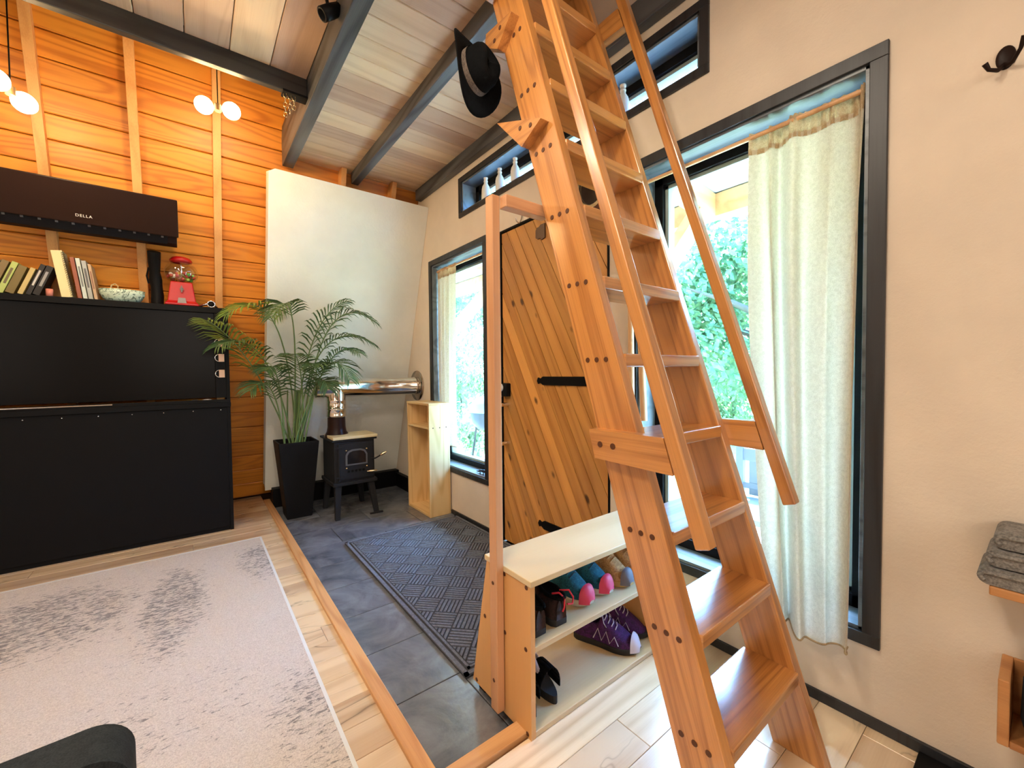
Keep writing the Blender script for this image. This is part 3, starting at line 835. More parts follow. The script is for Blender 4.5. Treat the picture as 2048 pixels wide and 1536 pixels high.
dm = thing('doormat', (1.235, 2.15, -0.03), label='charcoal ribbed doormat on the slate in front of the door', cat='doormat')
mx0, mx1, my0, my1 = 0.80, 1.675, 1.352, 2.955
part('base', M_matbase, dm, mx0, mx1, my0, my1, -0.030, -0.020, 0.003)
b = MB()
for (a, c, d, e) in ((mx0, mx0 + 0.018, my0, my1), (mx1 - 0.018, mx1, my0, my1), (mx0, mx1, my0, my0 + 0.018), (mx0, mx1, my1 - 0.018, my1),
                     (mx0 + 0.03, mx0 + 0.04, my0 + 0.03, my1 - 0.03), (mx1 - 0.04, mx1 - 0.03, my0 + 0.03, my1 - 0.03), (mx0 + 0.03, mx1 - 0.03, my0 + 0.03, my0 + 0.04), (mx0 + 0.03, mx1 - 0.03, my1 - 0.04, my1 - 0.03)):
    b.box(a, c, d, e, -0.021, -0.0145)
sq = 0.118
cs = math.cos(R(45))
for i in range(-12, 13):
    for j in range(-12, 13):
        uc, vc = (i + .5) * sq, (j + .5) * sq
        for k in range(6):
            o_ = -sq / 2 + sq * (k + 0.5) / 6
            hw, hl = sq / 12 * 0.62, sq / 2 * 0.93
            if (i + j) % 2: r4 = [(uc - hl, vc + o_ - hw), (uc + hl, vc + o_ - hw), (uc + hl, vc + o_ + hw), (uc - hl, vc + o_ + hw)]
            else: r4 = [(uc + o_ - hw, vc - hl), (uc + o_ + hw, vc - hl), (uc + o_ + hw, vc + hl), (uc + o_ - hw, vc + hl)]
            poly = [(1.2375 + (u - v) * cs, 2.15 + (u + v) * cs) for u, v in r4]
            for f in (lambda p: p[0] - mx0 - 0.045, lambda p: mx1 - 0.045 - p[0], lambda p: p[1] - my0 - 0.045, lambda p: my1 - 0.045 - p[1]):
                poly = clip(poly, f)
                if len(poly) < 3: break
            if len(poly) >= 3: b.prism(poly, 'Z', -0.021, -0.0145)
b.build('ribs', M_mat, dm, kind='stuff')

# ------------------------------------------------------------------ black cabinet
cb = thing('black_cabinet', (-0.35, 3.78, 0.0), label='tall black cabinet with a writing ledge under the air conditioner', cat='cabinet')
XL, XRc = -1.25, 0.212
part('side_panel', M_black, cb, XRc - 0.022, XRc, 3.70, 3.93, 0.0, 1.60)
part('side_panel', M_black, cb, XL, XL + 0.022, 3.70, 3.93, 0.0, 1.60)
part('top_shelf', M_black, cb, XL, XRc + 0.004, 3.695, 3.93, 1.598, 1.638)
part('stile', M_black, cb, XRc - 0.085, XRc - 0.022, 3.70, 3.72, 0.985, 1.598)
part('back_board', M_blackgloss, cb, XL + 0.022, XRc - 0.085, 3.715, 3.735, 0.985, 1.598)
lg = part('ledge', M_black, cb, XL, XRc + 0.002, 3.685, 3.93, 0.915, 0.95, 0.003)
part('ledge_lip', M_black, cb, XL, XRc, 3.683, 3.70, 0.95, 0.972, 0.002)
part('lower_panel', M_black, cb, XL + 0.022, XRc - 0.022, 3.70, 3.722, 0.03, 0.915)
part('plinth', M_black, cb, XL + 0.01, XRc - 0.01, 3.71, 3.87, 0.0, 0.03)
b = MB()
for k in range(8): b.ball((XRc - 0.06 - 0.16 * k, 3.6995, 0.895), 0.0045, 6)
b.build('screws', M_chrome, cb, kind='stuff')
part('metal_edge', M_chrome, cb, XL + 0.05, -0.42, 3.681, 3.684, 0.962, 0.968, 0)
MB().lathe([(0.001, 0.0), (0.03, 0.0), (0.033, 0.012), (0.033, 0.018)], 16, M=Matrix.Translation((-0.60, 3.75, 1.58))).build('puck_light', M_whiteplastic, cb)

M_wax = plain('pale_clip_card', srgb(226, 186, 158), 0.6)
for k, zc in enumerate((1.385, 1.275, 1.16)):
    t = thing('binder_clip', (0.165, 3.70, zc), label='%s pale card in a round clip on the cabinet stile' % ('topmost', 'middle', 'lowest')[k], cat='clip', group='clipped cards on the black cabinet')
    MB().box(0.148, 0.182, 3.690, 3.6985, zc - 0.028, zc + 0.028).build('card', M_wax, t, bevel=0.001)
    MB().tube([(0.152 + 0.026 * math.cos(a), 3.693, zc + 0.026 * math.sin(a)) for a in [math.pi * (0.5 + q / 8) for q in range(9)]], 0.0025, 6).build('ring', M_chrome, t)

def pebble(name, c, sc, mat, label, cat='stone'):
    MB().ball((0, 0, 0), 1.0, 12, sc).build(name, mat, world=False, label=label, cat=cat).location = c
pebble('pebble', (0.075, 3.74, 0.9645), (0.032, 0.026, 0.0145), plain('pale_stone', srgb(206, 190, 178), 0.6), 'smooth pale pebble on the cabinet ledge')
pebble('pebble', (0.005, 3.75, 0.9625), (0.026, 0.022, 0.0125), plain('grey_stone', srgb(96, 92, 96), 0.6), 'smooth grey pebble left of the pale one on the cabinet ledge')
pebble('pebble', (0.125, 3.745, 0.9605), (0.022, 0.02, 0.0105), plain('dark_stone', srgb(70, 62, 64), 0.6), 'small dark pebble by the cabinet stile')
pn = MB().tube([(-0.315, 3.76, 0.9545), (-0.19, 3.745, 0.9545), (-0.175, 3.743, 0.9545)], [0.0042, 0.0042, 0.001], 8).build('pencil', plain('pencil_paint', srgb(196, 188, 170), 0.5), label='pale pencil lying on the cabinet ledge', cat='pencil', origin=(-0.25, 3.75, 0.951))

# ------------------------------------------------------------------ things on top of the cabinet
ZT = 1.6385
M_page = plain('book_pages', srgb(232, 224, 200), 0.8)
def book(x, w, h, d, lean, col, label, titled=None, y=3.725, name='book'):
    t = thing(name, (x, y, ZT), label=label, cat='book')
    M = Matrix.Translation((x, y, ZT)) @ Matrix.Rotation(lean, 4, 'Y')
    off = max(0.0, math.sin(abs(lean)) * 0)
    c = plain('cover_' + label[:14].replace(' ', '_'), col, 0.55)
    s = -1 if lean > 0 else 1
    b = MB().box(0, 0.002, 0, d, 0, h).box(w - 0.002, w, 0, d, 0, h).box(0, w, 0, 0.003, 0, h)
    sh = Matrix.Translation((0, 0, 0))
    if lean > 0:  # leaning to the right: pivot on the right bottom edge, lift stays on the shelf
        M = Matrix.Translation((x, y, ZT)) @ Matrix.Rotation(lean, 4, 'Y') @ Matrix.Translation((-w, 0, 0))
    MB().raw([M @ v for v in b.v], b.f).build('cover', c, t, bevel=0.0008)
    p = MB().box(0.002, w - 0.002, 0.003, d - 0.002, 0.003, h - 0.003)
    MB().raw([M @ v for v in p.v], p.f).build('pages', M_page, t)
    if titled:
        q = MB()
        q.box(w * 0.3, w * 0.7, -0.0006, 0.0004, h * 0.30, h * 0.80)
        MB().raw([M @ v for v in q.v], q.f).build('spine_print', plain('spine_print_' + label[:8], titled, 0.6), t)
    return t
ln = R(20)
book(-0.942, 0.026, 0.205, 0.14, ln, srgb(224, 216, 188), 'cream leaning book, leftmost in the row on the cabinet', srgb(60, 60, 60))
book(-0.905, 0.030, 0.200, 0.14, ln, srgb(128, 108, 70), 'olive brown leaning book beside the cream one')
book(-0.868, 0.027, 0.196, 0.14, ln, srgb(176, 190, 110), 'lime green leaning book on the cabinet', srgb(110, 100, 70))
book(-0.827, 0.036, 0.175, 0.13, ln, srgb(120, 104, 58), 'thick khaki leaning book on the cabinet')
book(-0.792, 0.022, 0.170, 0.12, ln, srgb(196, 176, 116), 'tan leaning book beside the khaki one')
book(-0.760, 0.022, 0.198, 0.12, ln, srgb(30, 28, 28), 'black leaning book with pale spine print', srgb(200, 196, 190))
book(-0.725, 0.030, 0.190, 0.12, ln, srgb(24, 22, 22), 'thick black leaning book, rightmost of the leaning row', srgb(150, 148, 146))
cd = thing('small_candle', (-0.682, 3.73, ZT), label='small pink candle between the leaning books and the notebook', cat='candle')
MB().lathe([(0.001, 0), (0.016, 0), (0.016, 0.045), (0.001, 0.045)], 14, M=Matrix.Translation((-0.682, 3.725, ZT))).build('wax', plain('pink_wax', srgb(206, 128, 112), 0.5), cd)
MB().tube([(-0.682, 3.725, ZT + 0.045), (-0.682, 3.725, ZT + 0.062)], 0.0015, 6).build('wick', M_black, cd)
# spiral notebook
t = book(-0.633, 0.050, 0.285, 0.13, -R(8), srgb(228, 214, 160), 'tall cream spiral notebook standing on the cabinet', name='spiral_notebook')
M = Matrix.Translation((-0.633, 3.725, ZT)) @ Matrix.Rotation(-R(8), 4, 'Y')
b = MB()
for k in range(22):
    zc = 0.012 + 0.0122 * k
    b.tube([M @ Vector((0.050 + 0.007 * math.cos(a), -0.002 + 0.007 * math.sin(a), zc)) for a in [2 * math.pi * q / 8 for q in range(9)]], 0.0014, 5, cap=False)
b.build('spiral', M_black, t, kind='stuff')
book(-0.562, 0.020, 0.255, 0.13, -R(7), srgb(150, 84, 62), 'thin russet book beside the spiral notebook')
book(-0.538, 0.020, 0.252, 0.13, -R(7), srgb(196, 206, 200), 'pale grey magazine beside the russet book', srgb(120, 126, 128))
book(-0.514, 0.022, 0.240, 0.13, -R(7), srgb(168, 172, 168), 'grey magazine with printed spine beside the pale one', srgb(90, 92, 96))
book(-0.488, 0.016, 0.222, 0.13, -R(7), srgb(190, 160, 126), 'thin tan booklet, rightmost of the upright books', srgb(140, 100, 80))

def bowl_mat():
    t = NT('floral_ceramic')
    co = t.n('TexCoord').outputs['Object']
    v = t.n('TexNoise', {'Vector': co, 'Scale': 26.0, 'Detail': 1.0, 'Distortion': 2.2}).outputs[0]
    f = t.ramp(v, [(0.53, 0.0), (0.56, 1.0), (0.62, 1.0), (0.65, 0.0)])
    return t.out(t.bsdf(t.mix(t.math('MULTIPLY', f, 0.8), srgb(196, 216, 198), srgb(58, 84, 76)), 0.25))
bw_ = thing('ceramic_bowl', (-0.362, 3.79, ZT), label='pale green floral ceramic bowl between the books and the black sleeve', cat='bowl')
T = Matrix.Translation((-0.362, 3.79, ZT)) @ Matrix.Diagonal((1.10, 0.62, 1, 1))
MB().lathe([(0.001, 0.0), (0.062, 0.0), (0.088, 0.02), (0.102, 0.05), (0.105, 0.083), (0.101, 0.084), (0.096, 0.05), (0.08, 0.022), (0.001, 0.012)], 28, M=T).build('bowl', bowl_mat(), bw_)
MB().tube([(-0.418, 3.78, ZT + 0.08), (-0.412, 3.78, ZT + 0.112), (-0.395, 3.78, ZT + 0.12), (-0.382, 3.78, ZT + 0.108), (-0.384, 3.78, ZT + 0.085)], 0.004, 8).build('handle', M_straw, bw_)

# black flexible sleeve between the air conditioner and the shelf
t = thing('pipe_sleeve', (-0.185, 3.77, ZT), label='black lumpy pipe sleeve hanging from the air conditioner to the cabinet', cat='pipe sleeve')
pts = [(-0.185, 3.77, ZT + 0.002), (-0.183, 3.772, ZT + 0.06), (-0.186, 3.77, ZT + 0.12), (-0.190, 3.765, ZT + 0.17), (-0.192, 3.75, ZT + 0.22), (-0.192, 3.72, ZT + 0.28), (-0.190, 3.69, ZT + 0.345)]
MB().tube(pts, [0.034, 0.035, 0.032, 0.036, 0.029, 0.034, 0.036], 12).build('sleeve', M_black, t)
MB().tube([(-0.226, 3.76, ZT + 0.14), (-0.235, 3.755, ZT + 0.19), (-0.222, 3.735, ZT + 0.245)], 0.005, 8).build('cable', M_black, t)

# gumball machine
g = thing('gumball_machine', (-0.05, 3.785, ZT), label='red gumball machine with a clear globe on the cabinet', cat='gumball machine')
T = Matrix.Translation((-0.05, 3.785, ZT)) @ Matrix.Scale(1.06, 4)
def sqr(prof, n4=4):
    b = MB(); vs = []
    for r, z in prof:
        for k in range(4):
            a = math.pi / 4 + k * math.pi / 2
            vs.append((r * 1.414 * math.cos(a), r * 1.414 * math.sin(a), z))
    fs = [(4 * i + k, 4 * i + (k + 1) % 4, 4 * i + 4 + (k + 1) % 4, 4 * i + 4 + k) for i in range(len(prof) - 1) for k in range(4)]
    L = 4 * (len(prof) - 1)
    return b.raw(vs, fs + [(3, 2, 1, 0), (L, L + 1, L + 2, L + 3)], M=T)
sqr([(0.088, 0.0), (0.088, 0.012), (0.074, 0.03), (0.058, 0.15), (0.056, 0.158)]).build('base', M_red, g, bevel=0.006)
fp = MB().box(-0.044, 0.044, -0.074, -0.064, 0.062, 0.142)
MB().raw([T @ Matrix.Rotation(R(-7), 4, 'X') @ Vector(v) for v in fp.v], fp.f).build('coin_plate', plain('brushed_steel', srgb(150, 142, 140), 0.55, Metallic=0.3), g, bevel=0.002)
MB().tube([(-0.05, 3.725, ZT + 0.115), (-0.05, 3.700, ZT + 0.113)], 0.011, 12).box(-0.054, -0.046, 3.694, 3.702, ZT + 0.09, ZT + 0.135).build('crank', plain('crank_steel', srgb(120, 112, 108), 0.5, Metallic=0.4), g)
MB().prism([(-0.024, 0.012), (0.024, 0.012), (0.018, 0.048), (-0.018, 0.048)], 'Y', -0.086, -0.066, M=T).build('chute', bpy.data.materials['brushed_steel'], g, bevel=0.002)
MB().lathe([(0.042, 0.158), (0.075, 0.172), (0.092, 0.205), (0.094, 0.235), (0.082, 0.268), (0.060, 0.288), (0.044, 0.296)], 26, M=T).build('globe', M_clear, g)
MB().lathe([(0.046, 0.292), (0.058, 0.296), (0.062, 0.306), (0.05, 0.322), (0.03, 0.331), (0.001, 0.333)], 24, M=T).build('lid', M_red, g)
MB().tube([(-0.05, 3.785, ZT + 0.16), (-0.05, 3.785, ZT + 0.295)], 0.004, 8).build('rod', M_chrome, g)
cols = [srgb(232, 226, 214), srgb(60, 150, 60), srgb(196, 160, 60), srgb(176, 60, 44), srgb(120, 70, 40), srgb(150, 200, 90)]
gm = [plain('gumball_%d' % i, c, 0.3) for i, c in enumerate(cols)]
rr = random.Random(3)
gb_me = []
for mm in gm:
    o = MB().ball((0, 0, 0), 0.0115, 8).build('gumball', mm, g, world=False)
    gb_me.append(o.data); bpy.data.objects.remove(o)
for k in range(60):
    lay = k // 20
    a = rr.uniform(0, 6.28); r_ = math.sqrt(rr.random()) * (0.06, 0.078, 0.08)[lay]
    side_ = math.cos(a) > 0
    o = put('gumball', rr.choice(gb_me[1:4:2] + gb_me[5:] if side_ else gb_me[:1] + gb_me[2:5]), (-0.05 + r_ * math.cos(a), 3.785 + r_ * math.sin(a), ZT + 0.188 + 0.019 * lay), g)
wt = thing('wristwatch', (0.085, 3.75, ZT), label='steel wristwatch lying beside the gumball machine', cat='watch')
MB().tube([(0.115 + 0.022 * math.cos(a), 3.725, ZT + 0.026 + 0.022 * math.sin(a)) for a in [2 * math.pi * q / 16 for q in range(17)]], 0.004, 8, cap=False).build('bezel', M_chrome, wt)
MB().lathe([(0.001, 0.0), (0.02, 0.0), (0.02, 0.01), (0.001, 0.01)], 16, M=Matrix.Translation((0.115, 3.735, ZT + 0.026)) @ Matrix.Rotation(R(90), 4, 'X')).build('dial', M_black, wt)
MB().tube([(0.092, 3.735, ZT + 0.026), (0.07, 3.74, ZT + 0.018), (0.05, 3.755, ZT + 0.010), (0.04, 3.77, ZT + 0.008)], 0.008, 8).tube([(0.137, 3.735, ZT + 0.02), (0.15, 3.75, ZT + 0.008), (0.14, 3.775, ZT + 0.008)], 0.007, 8).build('strap', M_chrome, wt)

# ------------------------------------------------------------------ air conditioner on the leaning wall
ac_o = LP(-0.47, 2.205, 0.06)
ac = thing('air_conditioner', ac_o, label='dark brown wall air conditioner above the cabinet shelf', cat='air conditioner')
M = lean_M(ac_o)
W2 = 0.415
MB().prism([(0.0, 0.0), (-0.135, 0.0), (-0.178, 0.028), (-0.196, 0.075), (-0.205, 0.10), (-0.205, 0.295), (-0.19, 0.305), (0.0, 0.305)], 'X', -W2, W2 - 0.012, M=M).build('housing', M_ac, ac, bevel=0.006)
MB().box(-W2 - 0.002, W2, -0.222, -0.203, 0.072, 0.308, M=M).build('front_panel', M_ac, ac, bevel=0.006)
MB().prism([(-0.203, 0.078), (-0.195, 0.07), (-0.175, 0.022), (-0.182, 0.018), (-0.206, 0.070)], 'X', -W2 + 0.03, W2 - 0.06, M=M).build('louver', black('louver_black', (0.01, 0.01, 0.012), 0.3), ac, bevel=0.002)
for k in range(11):
    MB().box(-W2 + 0.06 + 0.068 * k, -W2 + 0.072 + 0.068 * k, -0.208, -0.196, 0.060, 0.082, M=M).build('vane_clip', plain('grey_plastic', srgb(92, 90, 92), 0.4) if k == 0 else bpy.data.materials['grey_plastic'], ac)
# brand lettering
fc = bpy.data.curves.new('brand_lettering', 'FONT'); fc.body = 'DELLA'; fc.size = 0.022; fc.extrude = 0.0006; fc.space_character = 1.2; fc.align_x = 'CENTER'
fc.materials.append(M_whiteplastic)
ft = bpy.data.objects.new('lettering_tmp', fc); COL.objects.link(ft)
bpy.context.view_layer.update()
fme = bpy.data.meshes.new_from_object(ft.evaluated_get(bpy.context.evaluated_depsgraph_get()))
bpy.data.objects.remove(ft)
fo = bpy.data.objects.new('brand_lettering', fme); COL.objects.link(fo); fo.parent = ac
fo.location = Matrix(((1, 0, 0), (0, CA, -SA), (0, SA, CA))) @ Vector((-0.026, -0.2232, 0.112)); fo.rotation_euler = (R(90) + AL, 0, 0)

# ------------------------------------------------------------------ pendants, track light, chains
for k, (px, py, pz, ang_, lab) in enumerate(((-0.652, 3.02, 2.50, 62, 'two-globe pendant lamp at the far left'), (0.153, 3.0, 2.712, -6, 'two-globe pendant lamp near the black joist'))):
    t = thing('pendant_lamp', (px, py, pz), label=lab, cat='pendant lamp')
    MB().tube([(px, py, pz), (px, py, 4.1)], 0.003, 6).build('cord', M_black, t)
    MB().tube([(px, py, pz - 0.018), (px, py, pz + 0.02)], 0.018, 12).build('hub', plain('bronze_hub', srgb(120, 92, 60), 0.4) if k == 0 else bpy.data.materials['bronze_hub'], t)
    d = Vector((math.cos(R(ang_)), math.sin(R(ang_)), 0.0))
    for s_ in (-1, 1):
        c = Vector((px, py, pz)) + d * (0.066 * s_) + Vector((0, 0, -0.012 * s_ if k == 0 else 0.004 * s_))
        MB().ball(c, 0.047, 14).build('globe_bulb', M_bulb, t)
        light('pendant_glow', 'POINT', c + Vector((0, -0.0, -0.075)), 8.0, (1.0, 0.66, 0.32), shadow_soft_size=0.045)
tl = thing('track_light', (0.5, 2.02, 2.868), label='black spot on a short ceiling rail at the top of the black beam', cat='track light')
part('rail', plain('grey_rail', srgb(160, 166, 176), 0.4), tl, 0.12, 0.52, 2.00, 2.032, 2.845, 2.8695, 0.002)
MB().tube([(0.515, 2.015, 2.85), (0.525, 2.015, 2.80)], 0.008, 8).build('arm', M_black, tl)
MB().lathe([(0.001, 0.05), (0.026, 0.045), (0.03, 0.0), (0.03, -0.05), (0.022, -0.052), (0.02, -0.03), (0.001, -0.03)], 16, M=Matrix.Translation((0.535, 2.015, 2.79)) @ Matrix.Rotation(R(50), 4, 'Y')).build('head', M_black, tl)
# small chains with rings hanging from the joist shoe
for k, (cx, ln_) in enumerate(((0.455, 5), (0.478, 4), (0.50, 3))):
    t = thing('hanging_chain', (cx, 2.69, 2.75), label=('longest', 'middle', 'shortest')[k] + ' small brass chain hanging below the joist end', cat='chain', group='chains below the joist')
    for q in range(ln_):
        zc = 2.743 - 0.027 * q
        b = MB()
        for_ring = [(cx + (0.009 * math.cos(a) if q % 2 == 0 else 0.0), 2.69 + (0.009 * math.cos(a) if q % 2 else 0.0), zc + 0.0165 * math.sin(a)) for a in [2 * math.pi * s / 12 for s in range(13)]]
        b.tube(for_ring, 0.002, 5, cap=False).build('link', M_brass, t)

# ------------------------------------------------------------------ wood stove
st = thing('wood_stove', (1.04, 3.66, -0.03), label='small black cast-iron wood stove on four splayed legs', cat='stove')
sx0, sx1, sy0, sy1 = 0.880, 1.204, 3.50, 3.86
MB().box(sx0, sx1, sy0, sy1, 0.262, 0.600).build('firebox', M_iron, st, bevel=0.006)
part('bottom_plate', M_iron, st, sx0 - 0.016, sx1 + 0.016, sy0 - 0.018, sy1 + 0.012, 0.238, 0.266, 0.005)
part('top_plate', M_iron, st, sx0 - 0.02, sx1 + 0.02, sy0 - 0.012, sy1 + 0.02, 0.598, 0.615, 0.004)
part('soapstone_top', M_soap, st, sx0 - 0.012, sx1 + 0.024, sy0 - 0.022, sy1 - 0.10, 0.6155, 0.640, 0.005)
for lx, ly, dx, dy in ((sx0 + 0.03, sy0 + 0.03, -0.02, -0.045), (sx1 - 0.03, sy0 + 0.03, 0.035, -0.045), (sx0 + 0.03, sy1 - 0.03, -0.02, 0.045), (sx1 - 0.03, sy1 - 0.03, 0.035, 0.045)):
    w0, w1 = 0.026, 0.018
    vs = []
    for (cx, cy, cz, w) in ((lx, ly, 0.245, w0), (lx + dx, ly + dy, -0.03, w1)):
        vs += [(cx - w, cy - w, cz), (cx + w, cy - w, cz), (cx + w, cy + w, cz), (cx - w, cy + w, cz)]
    MB().raw(vs, [(0, 1, 2, 3), (7, 6, 5, 4)] + [(i, 4 + i, 4 + (i + 1) % 4, (i + 1) % 4) for i in range(4)]).build('leg', M_iron, st, bevel=0.003)
dd = MB().box(sx0 + 0.035, sx1 - 0.012, sy0 - 0.016, sy0 + 0.002, 0.285, 0.580).build('door', M_iron, st, bevel=0.005)
# arched window frame with a dark pane
fo_ = [(-0.088, -0.055), (0.088, -0.055), (0.088, 0.03), (0.07, 0.062), (0.035, 0.075), (-0.035, 0.075), (-0.07, 0.062), (-0.088, 0.03)]
Td = Matrix.Translation((1.05, sy0 - 0.016, 0.455))
MB().prism(fo_, 'Y', -0.006, 0.003, M=Td).build('window_rim', plain('iron_rim', srgb(88, 90, 94), 0.5), dd, bevel=0.003)
MB().prism([(x * .84, z * .80 + 0.002) for x, z in fo_], 'Y', -0.0085, 0.0, M=Td).build('window_pane', plain('stove_glass', srgb(30, 30, 34), 0.08), dd)
b = MB()
for x, z in ((-0.082, -0.075), (0.082, -0.075), (-0.082, 0.07), (0.082, 0.07)): b.ball((1.05 + x, sy0 - 0.020, 0.455 + z), 0.008, 8)
b.build('bolts', M_brass, dd, kind='stuff')
for k in range(5): MB().tube([(0.985 + 0.03 * k, sy0 - 0.0165, 0.352), (0.985 + 0.03 * k, sy0 - 0.019, 0.352)], 0.011, 10).build('air_hole', M_black, dd)
MB().tube([(sx0 + 0.034, sy0 - 0.014, 0.28), (sx0 + 0.034, sy0 - 0.014, 0.585)], 0.006, 8).build('hinge_pin', M_iron, st)
for zc in (0.31, 0.55): MB().box(sx0 + 0.006, sx0 + 0.075, sy0 - 0.021, sy0 - 0.013, zc - 0.006, zc + 0.006).build('hinge', M_iron, st, bevel=0.001)
hn = MB().tube([(sx1 - 0.04, sy0 - 0.018, 0.44), (sx1 - 0.005, sy0 - 0.03, 0.435), (sx1 + 0.04, sy0 - 0.045, 0.46)], 0.006, 8).build('latch', M_iron, st)
MB().tube([(sx1 + 0.035, sy0 - 0.043, 0.457), (sx1 + 0.06, sy0 - 0.05, 0.473), (sx1 + 0.085, sy0 - 0.058, 0.486)], [0.006, 0.012, 0.005], 10).build('handle_grip', M_brass, hn)
MB().tube([(sx1 - 0.07, sy0 - 0.02, 0.332), (sx1 - 0.035, sy0 - 0.04, 0.335), (sx1 + 0.005, sy0 - 0.045, 0.335)], [0.006, 0.012, 0.006], 10).build('damper_knob', M_brass, st)
MB().box(sx1 - 0.06, sx1 + 0.05, sy0 - 0.05, sy0 - 0.03, -0.028, -0.016).build('floor_latch', M_iron, st, bevel=0.002)
# flue: collar, elbow and the horizontal steel pipe to the wall
fl = thing('stove_pipe', (0.955, 3.70, 0.615), label='shiny steel stove pipe running from the stove to the front wall', cat='stove pipe')
PX, PY, PZ = 0.955, 3.70, 1.03
MB().lathe([(0.10, 0.614), (0.094, 0.635), (0.078, 0.665), (0.072, 0.70), (0.070, 0.79)], 24, M=Matrix.Translation((PX, PY, 0))).build('iron_collar', black('collar_iron', srgb(44, 28, 24), 0.3), fl)
MB().lathe([(0.072, 0.785), (0.080, 0.79), (0.082, 0.80), (0.080, 0.805), (0.079, 0.85), (0.082, 0.852), (0.082, 0.860), (0.079, 0.862), (0.079, 0.92), (0.082, 0.925), (0.079, 0.93), (0.078, 1.03)], 28, M=Matrix.Translation((PX, PY, 0))).build('riser', M_steel, fl)
MB().lathe([(0.0785, -0.16), (0.0785, 0.0), (0.08, 0.004), (0.08, 0.012), (0.0775, 0.015), (0.0775, 0.70), (0.083, 0.703), (0.083, 0.712), (0.080, 0.715), (0.080, 0.735), (0.084, 0.738), (0.084, 0.745)], 32, M=Matrix.Translation((PX, PY, PZ)) @ Matrix.Rotation(R(90), 4, 'Y')).build('horizontal_pipe', M_steel, fl)
MB().lathe([(0.001, -0.163), (0.074, -0.163), (0.0785, -0.158)], 28, M=Matrix.Translation((PX, PY, PZ)) @ Matrix.Rotation(R(90), 4, 'Y')).build('end_cap', M_steel, fl)
MB().lathe([(0.078, 0.733), (0.142, 0.735), (0.143, 0.742), (0.10, 0.7448)], 32, M=Matrix.Translation((PX, PY, PZ)) @ Matrix.Rotation(R(90), 4, 'Y')).build('wall_flange', plain('dark_steel_flange', (0.42, 0.34, 0.27), 0.22, Metallic=1.0), fl)

# ------------------------------------------------------------------ pine box shelf by the window
bx = thing('pine_box_shelf', (1.595, 3.27, -0.03), label='upright pine box shelf beside the left window', cat='shelf')
x0, x1, y0, y1, zt = 1.497, 1.686, 3.055, 3.485, 0.902
part('side_board', M_pine, bx, x0, x1, y0, y0 + 0.018, -0.03, zt - 0.018, 0.002)
part('side_board', M_pine, bx, x0, x1, y1 - 0.018, y1, -0.03, zt - 0.018, 0.002)
M_pine_y = wood('pale_pine_box_y', srgb(230, 196, 140), srgb(196, 150, 88), 'Y', rough=0.45, grain=0.9, contour=8, amount=0.5, fiber=0.15, var=0.05)
part('top_board', M_pine_y, bx, x0 - 0.002, x1, y0 - 0.002, y1 + 0.002, zt - 0.018, zt, 0.002)
part('shelf_board', M_pine_y, bx, x0 + 0.002, x1 - 0.008, y0 + 0.018, y1 - 0.018, 0.690, 0.708, 0.002)
part('bottom_board', M_pine_y, bx, x0, x1 - 0.008, y0 + 0.018, y1 - 0.018, -0.03, -0.012, 0.002)
part('back_board', M_pine, bx, x1 - 0.008, x1, y0 + 0.018, y1 - 0.018, -0.03, zt - 0.018, 0.001)
b = MB()
for xx in (x0 + 0.035, x0 + 0.095, x0 + 0.155): b.lathe([(0.0001, 0.001), (0.005, 0.001), (0.0055, 0)], 8, M=Matrix.Translation((xx, y0 - 0.0006, 0.70)) @ Matrix.Rotation(R(90), 4, 'X'), smooth=False)
b.build('screws', M_plug, bx, kind='stuff')

# ------------------------------------------------------------------ palm in a tapered pot
pl = thing('potted_palm', (0.665, 3.84, -0.03), label='artificial areca palm in a tall black tapered planter', cat='plant')
T = Matrix.Translation((0.665, 3.84, 0))
vs = []
for r_, z in ((0.092, -0.03), (0.148, 0.588), (0.148, 0.60), (0.134, 0.60), (0.13, 0.56)):
    vs += [(-r_, -r_, z), (r_, -r_, z), (r_, r_, z), (-r_, r_, z)]
fs = [(4 * i + k, 4 * i + (k + 1) % 4, 4 * i + 4 + (k + 1) % 4, 4 * i + 4 + k) for i in range(4) for k in range(4)] + [(3, 2, 1, 0)]
MB().raw(vs, fs, M=T).build('planter', black('black_planter', (0.0075, 0.0075, 0.008), 0.5), pl, bevel=0.004)
MB().box(0.54, 0.79, 3.715, 3.965, 0.54, 0.562).build('soil', fabric('dark_soil', srgb(58, 48, 40), srgb(34, 28, 24), scale=90), pl)
def leaf_mat(name, c1, c2):
    t = NT(name); co = t.n('TexCoord').outputs['Object']
    a = t.n('TexNoise', {'Vector': co, 'Scale': 9.0, 'Detail': 2.0}).outputs[0]
    col = t.mix(t.ramp(a, [(0.35, 0.0), (0.65, 1.0)]), c1, c2)
    s = t.bsdf(col, 0.45); tr = t.n('BsdfTranslucent', {0: col})
    return t.out(t.n('MixShader', {0: 0.25, 1: s.outputs[0], 2: tr.outputs[0]}).outputs[0])
M_frond = leaf_mat('palm_green', srgb(112, 138, 84), srgb(66, 100, 62))
M_frond2 = leaf_mat('palm_yellow_green', srgb(164, 182, 78), srgb(98, 138, 68))
M_stem = plain('palm_stem', srgb(112, 138, 82), 0.5)
rr = random.Random(11)
def bez(a, b, c, t): return a * (1 - t) ** 2 + b * 2 * t * (1 - t) + c * t * t
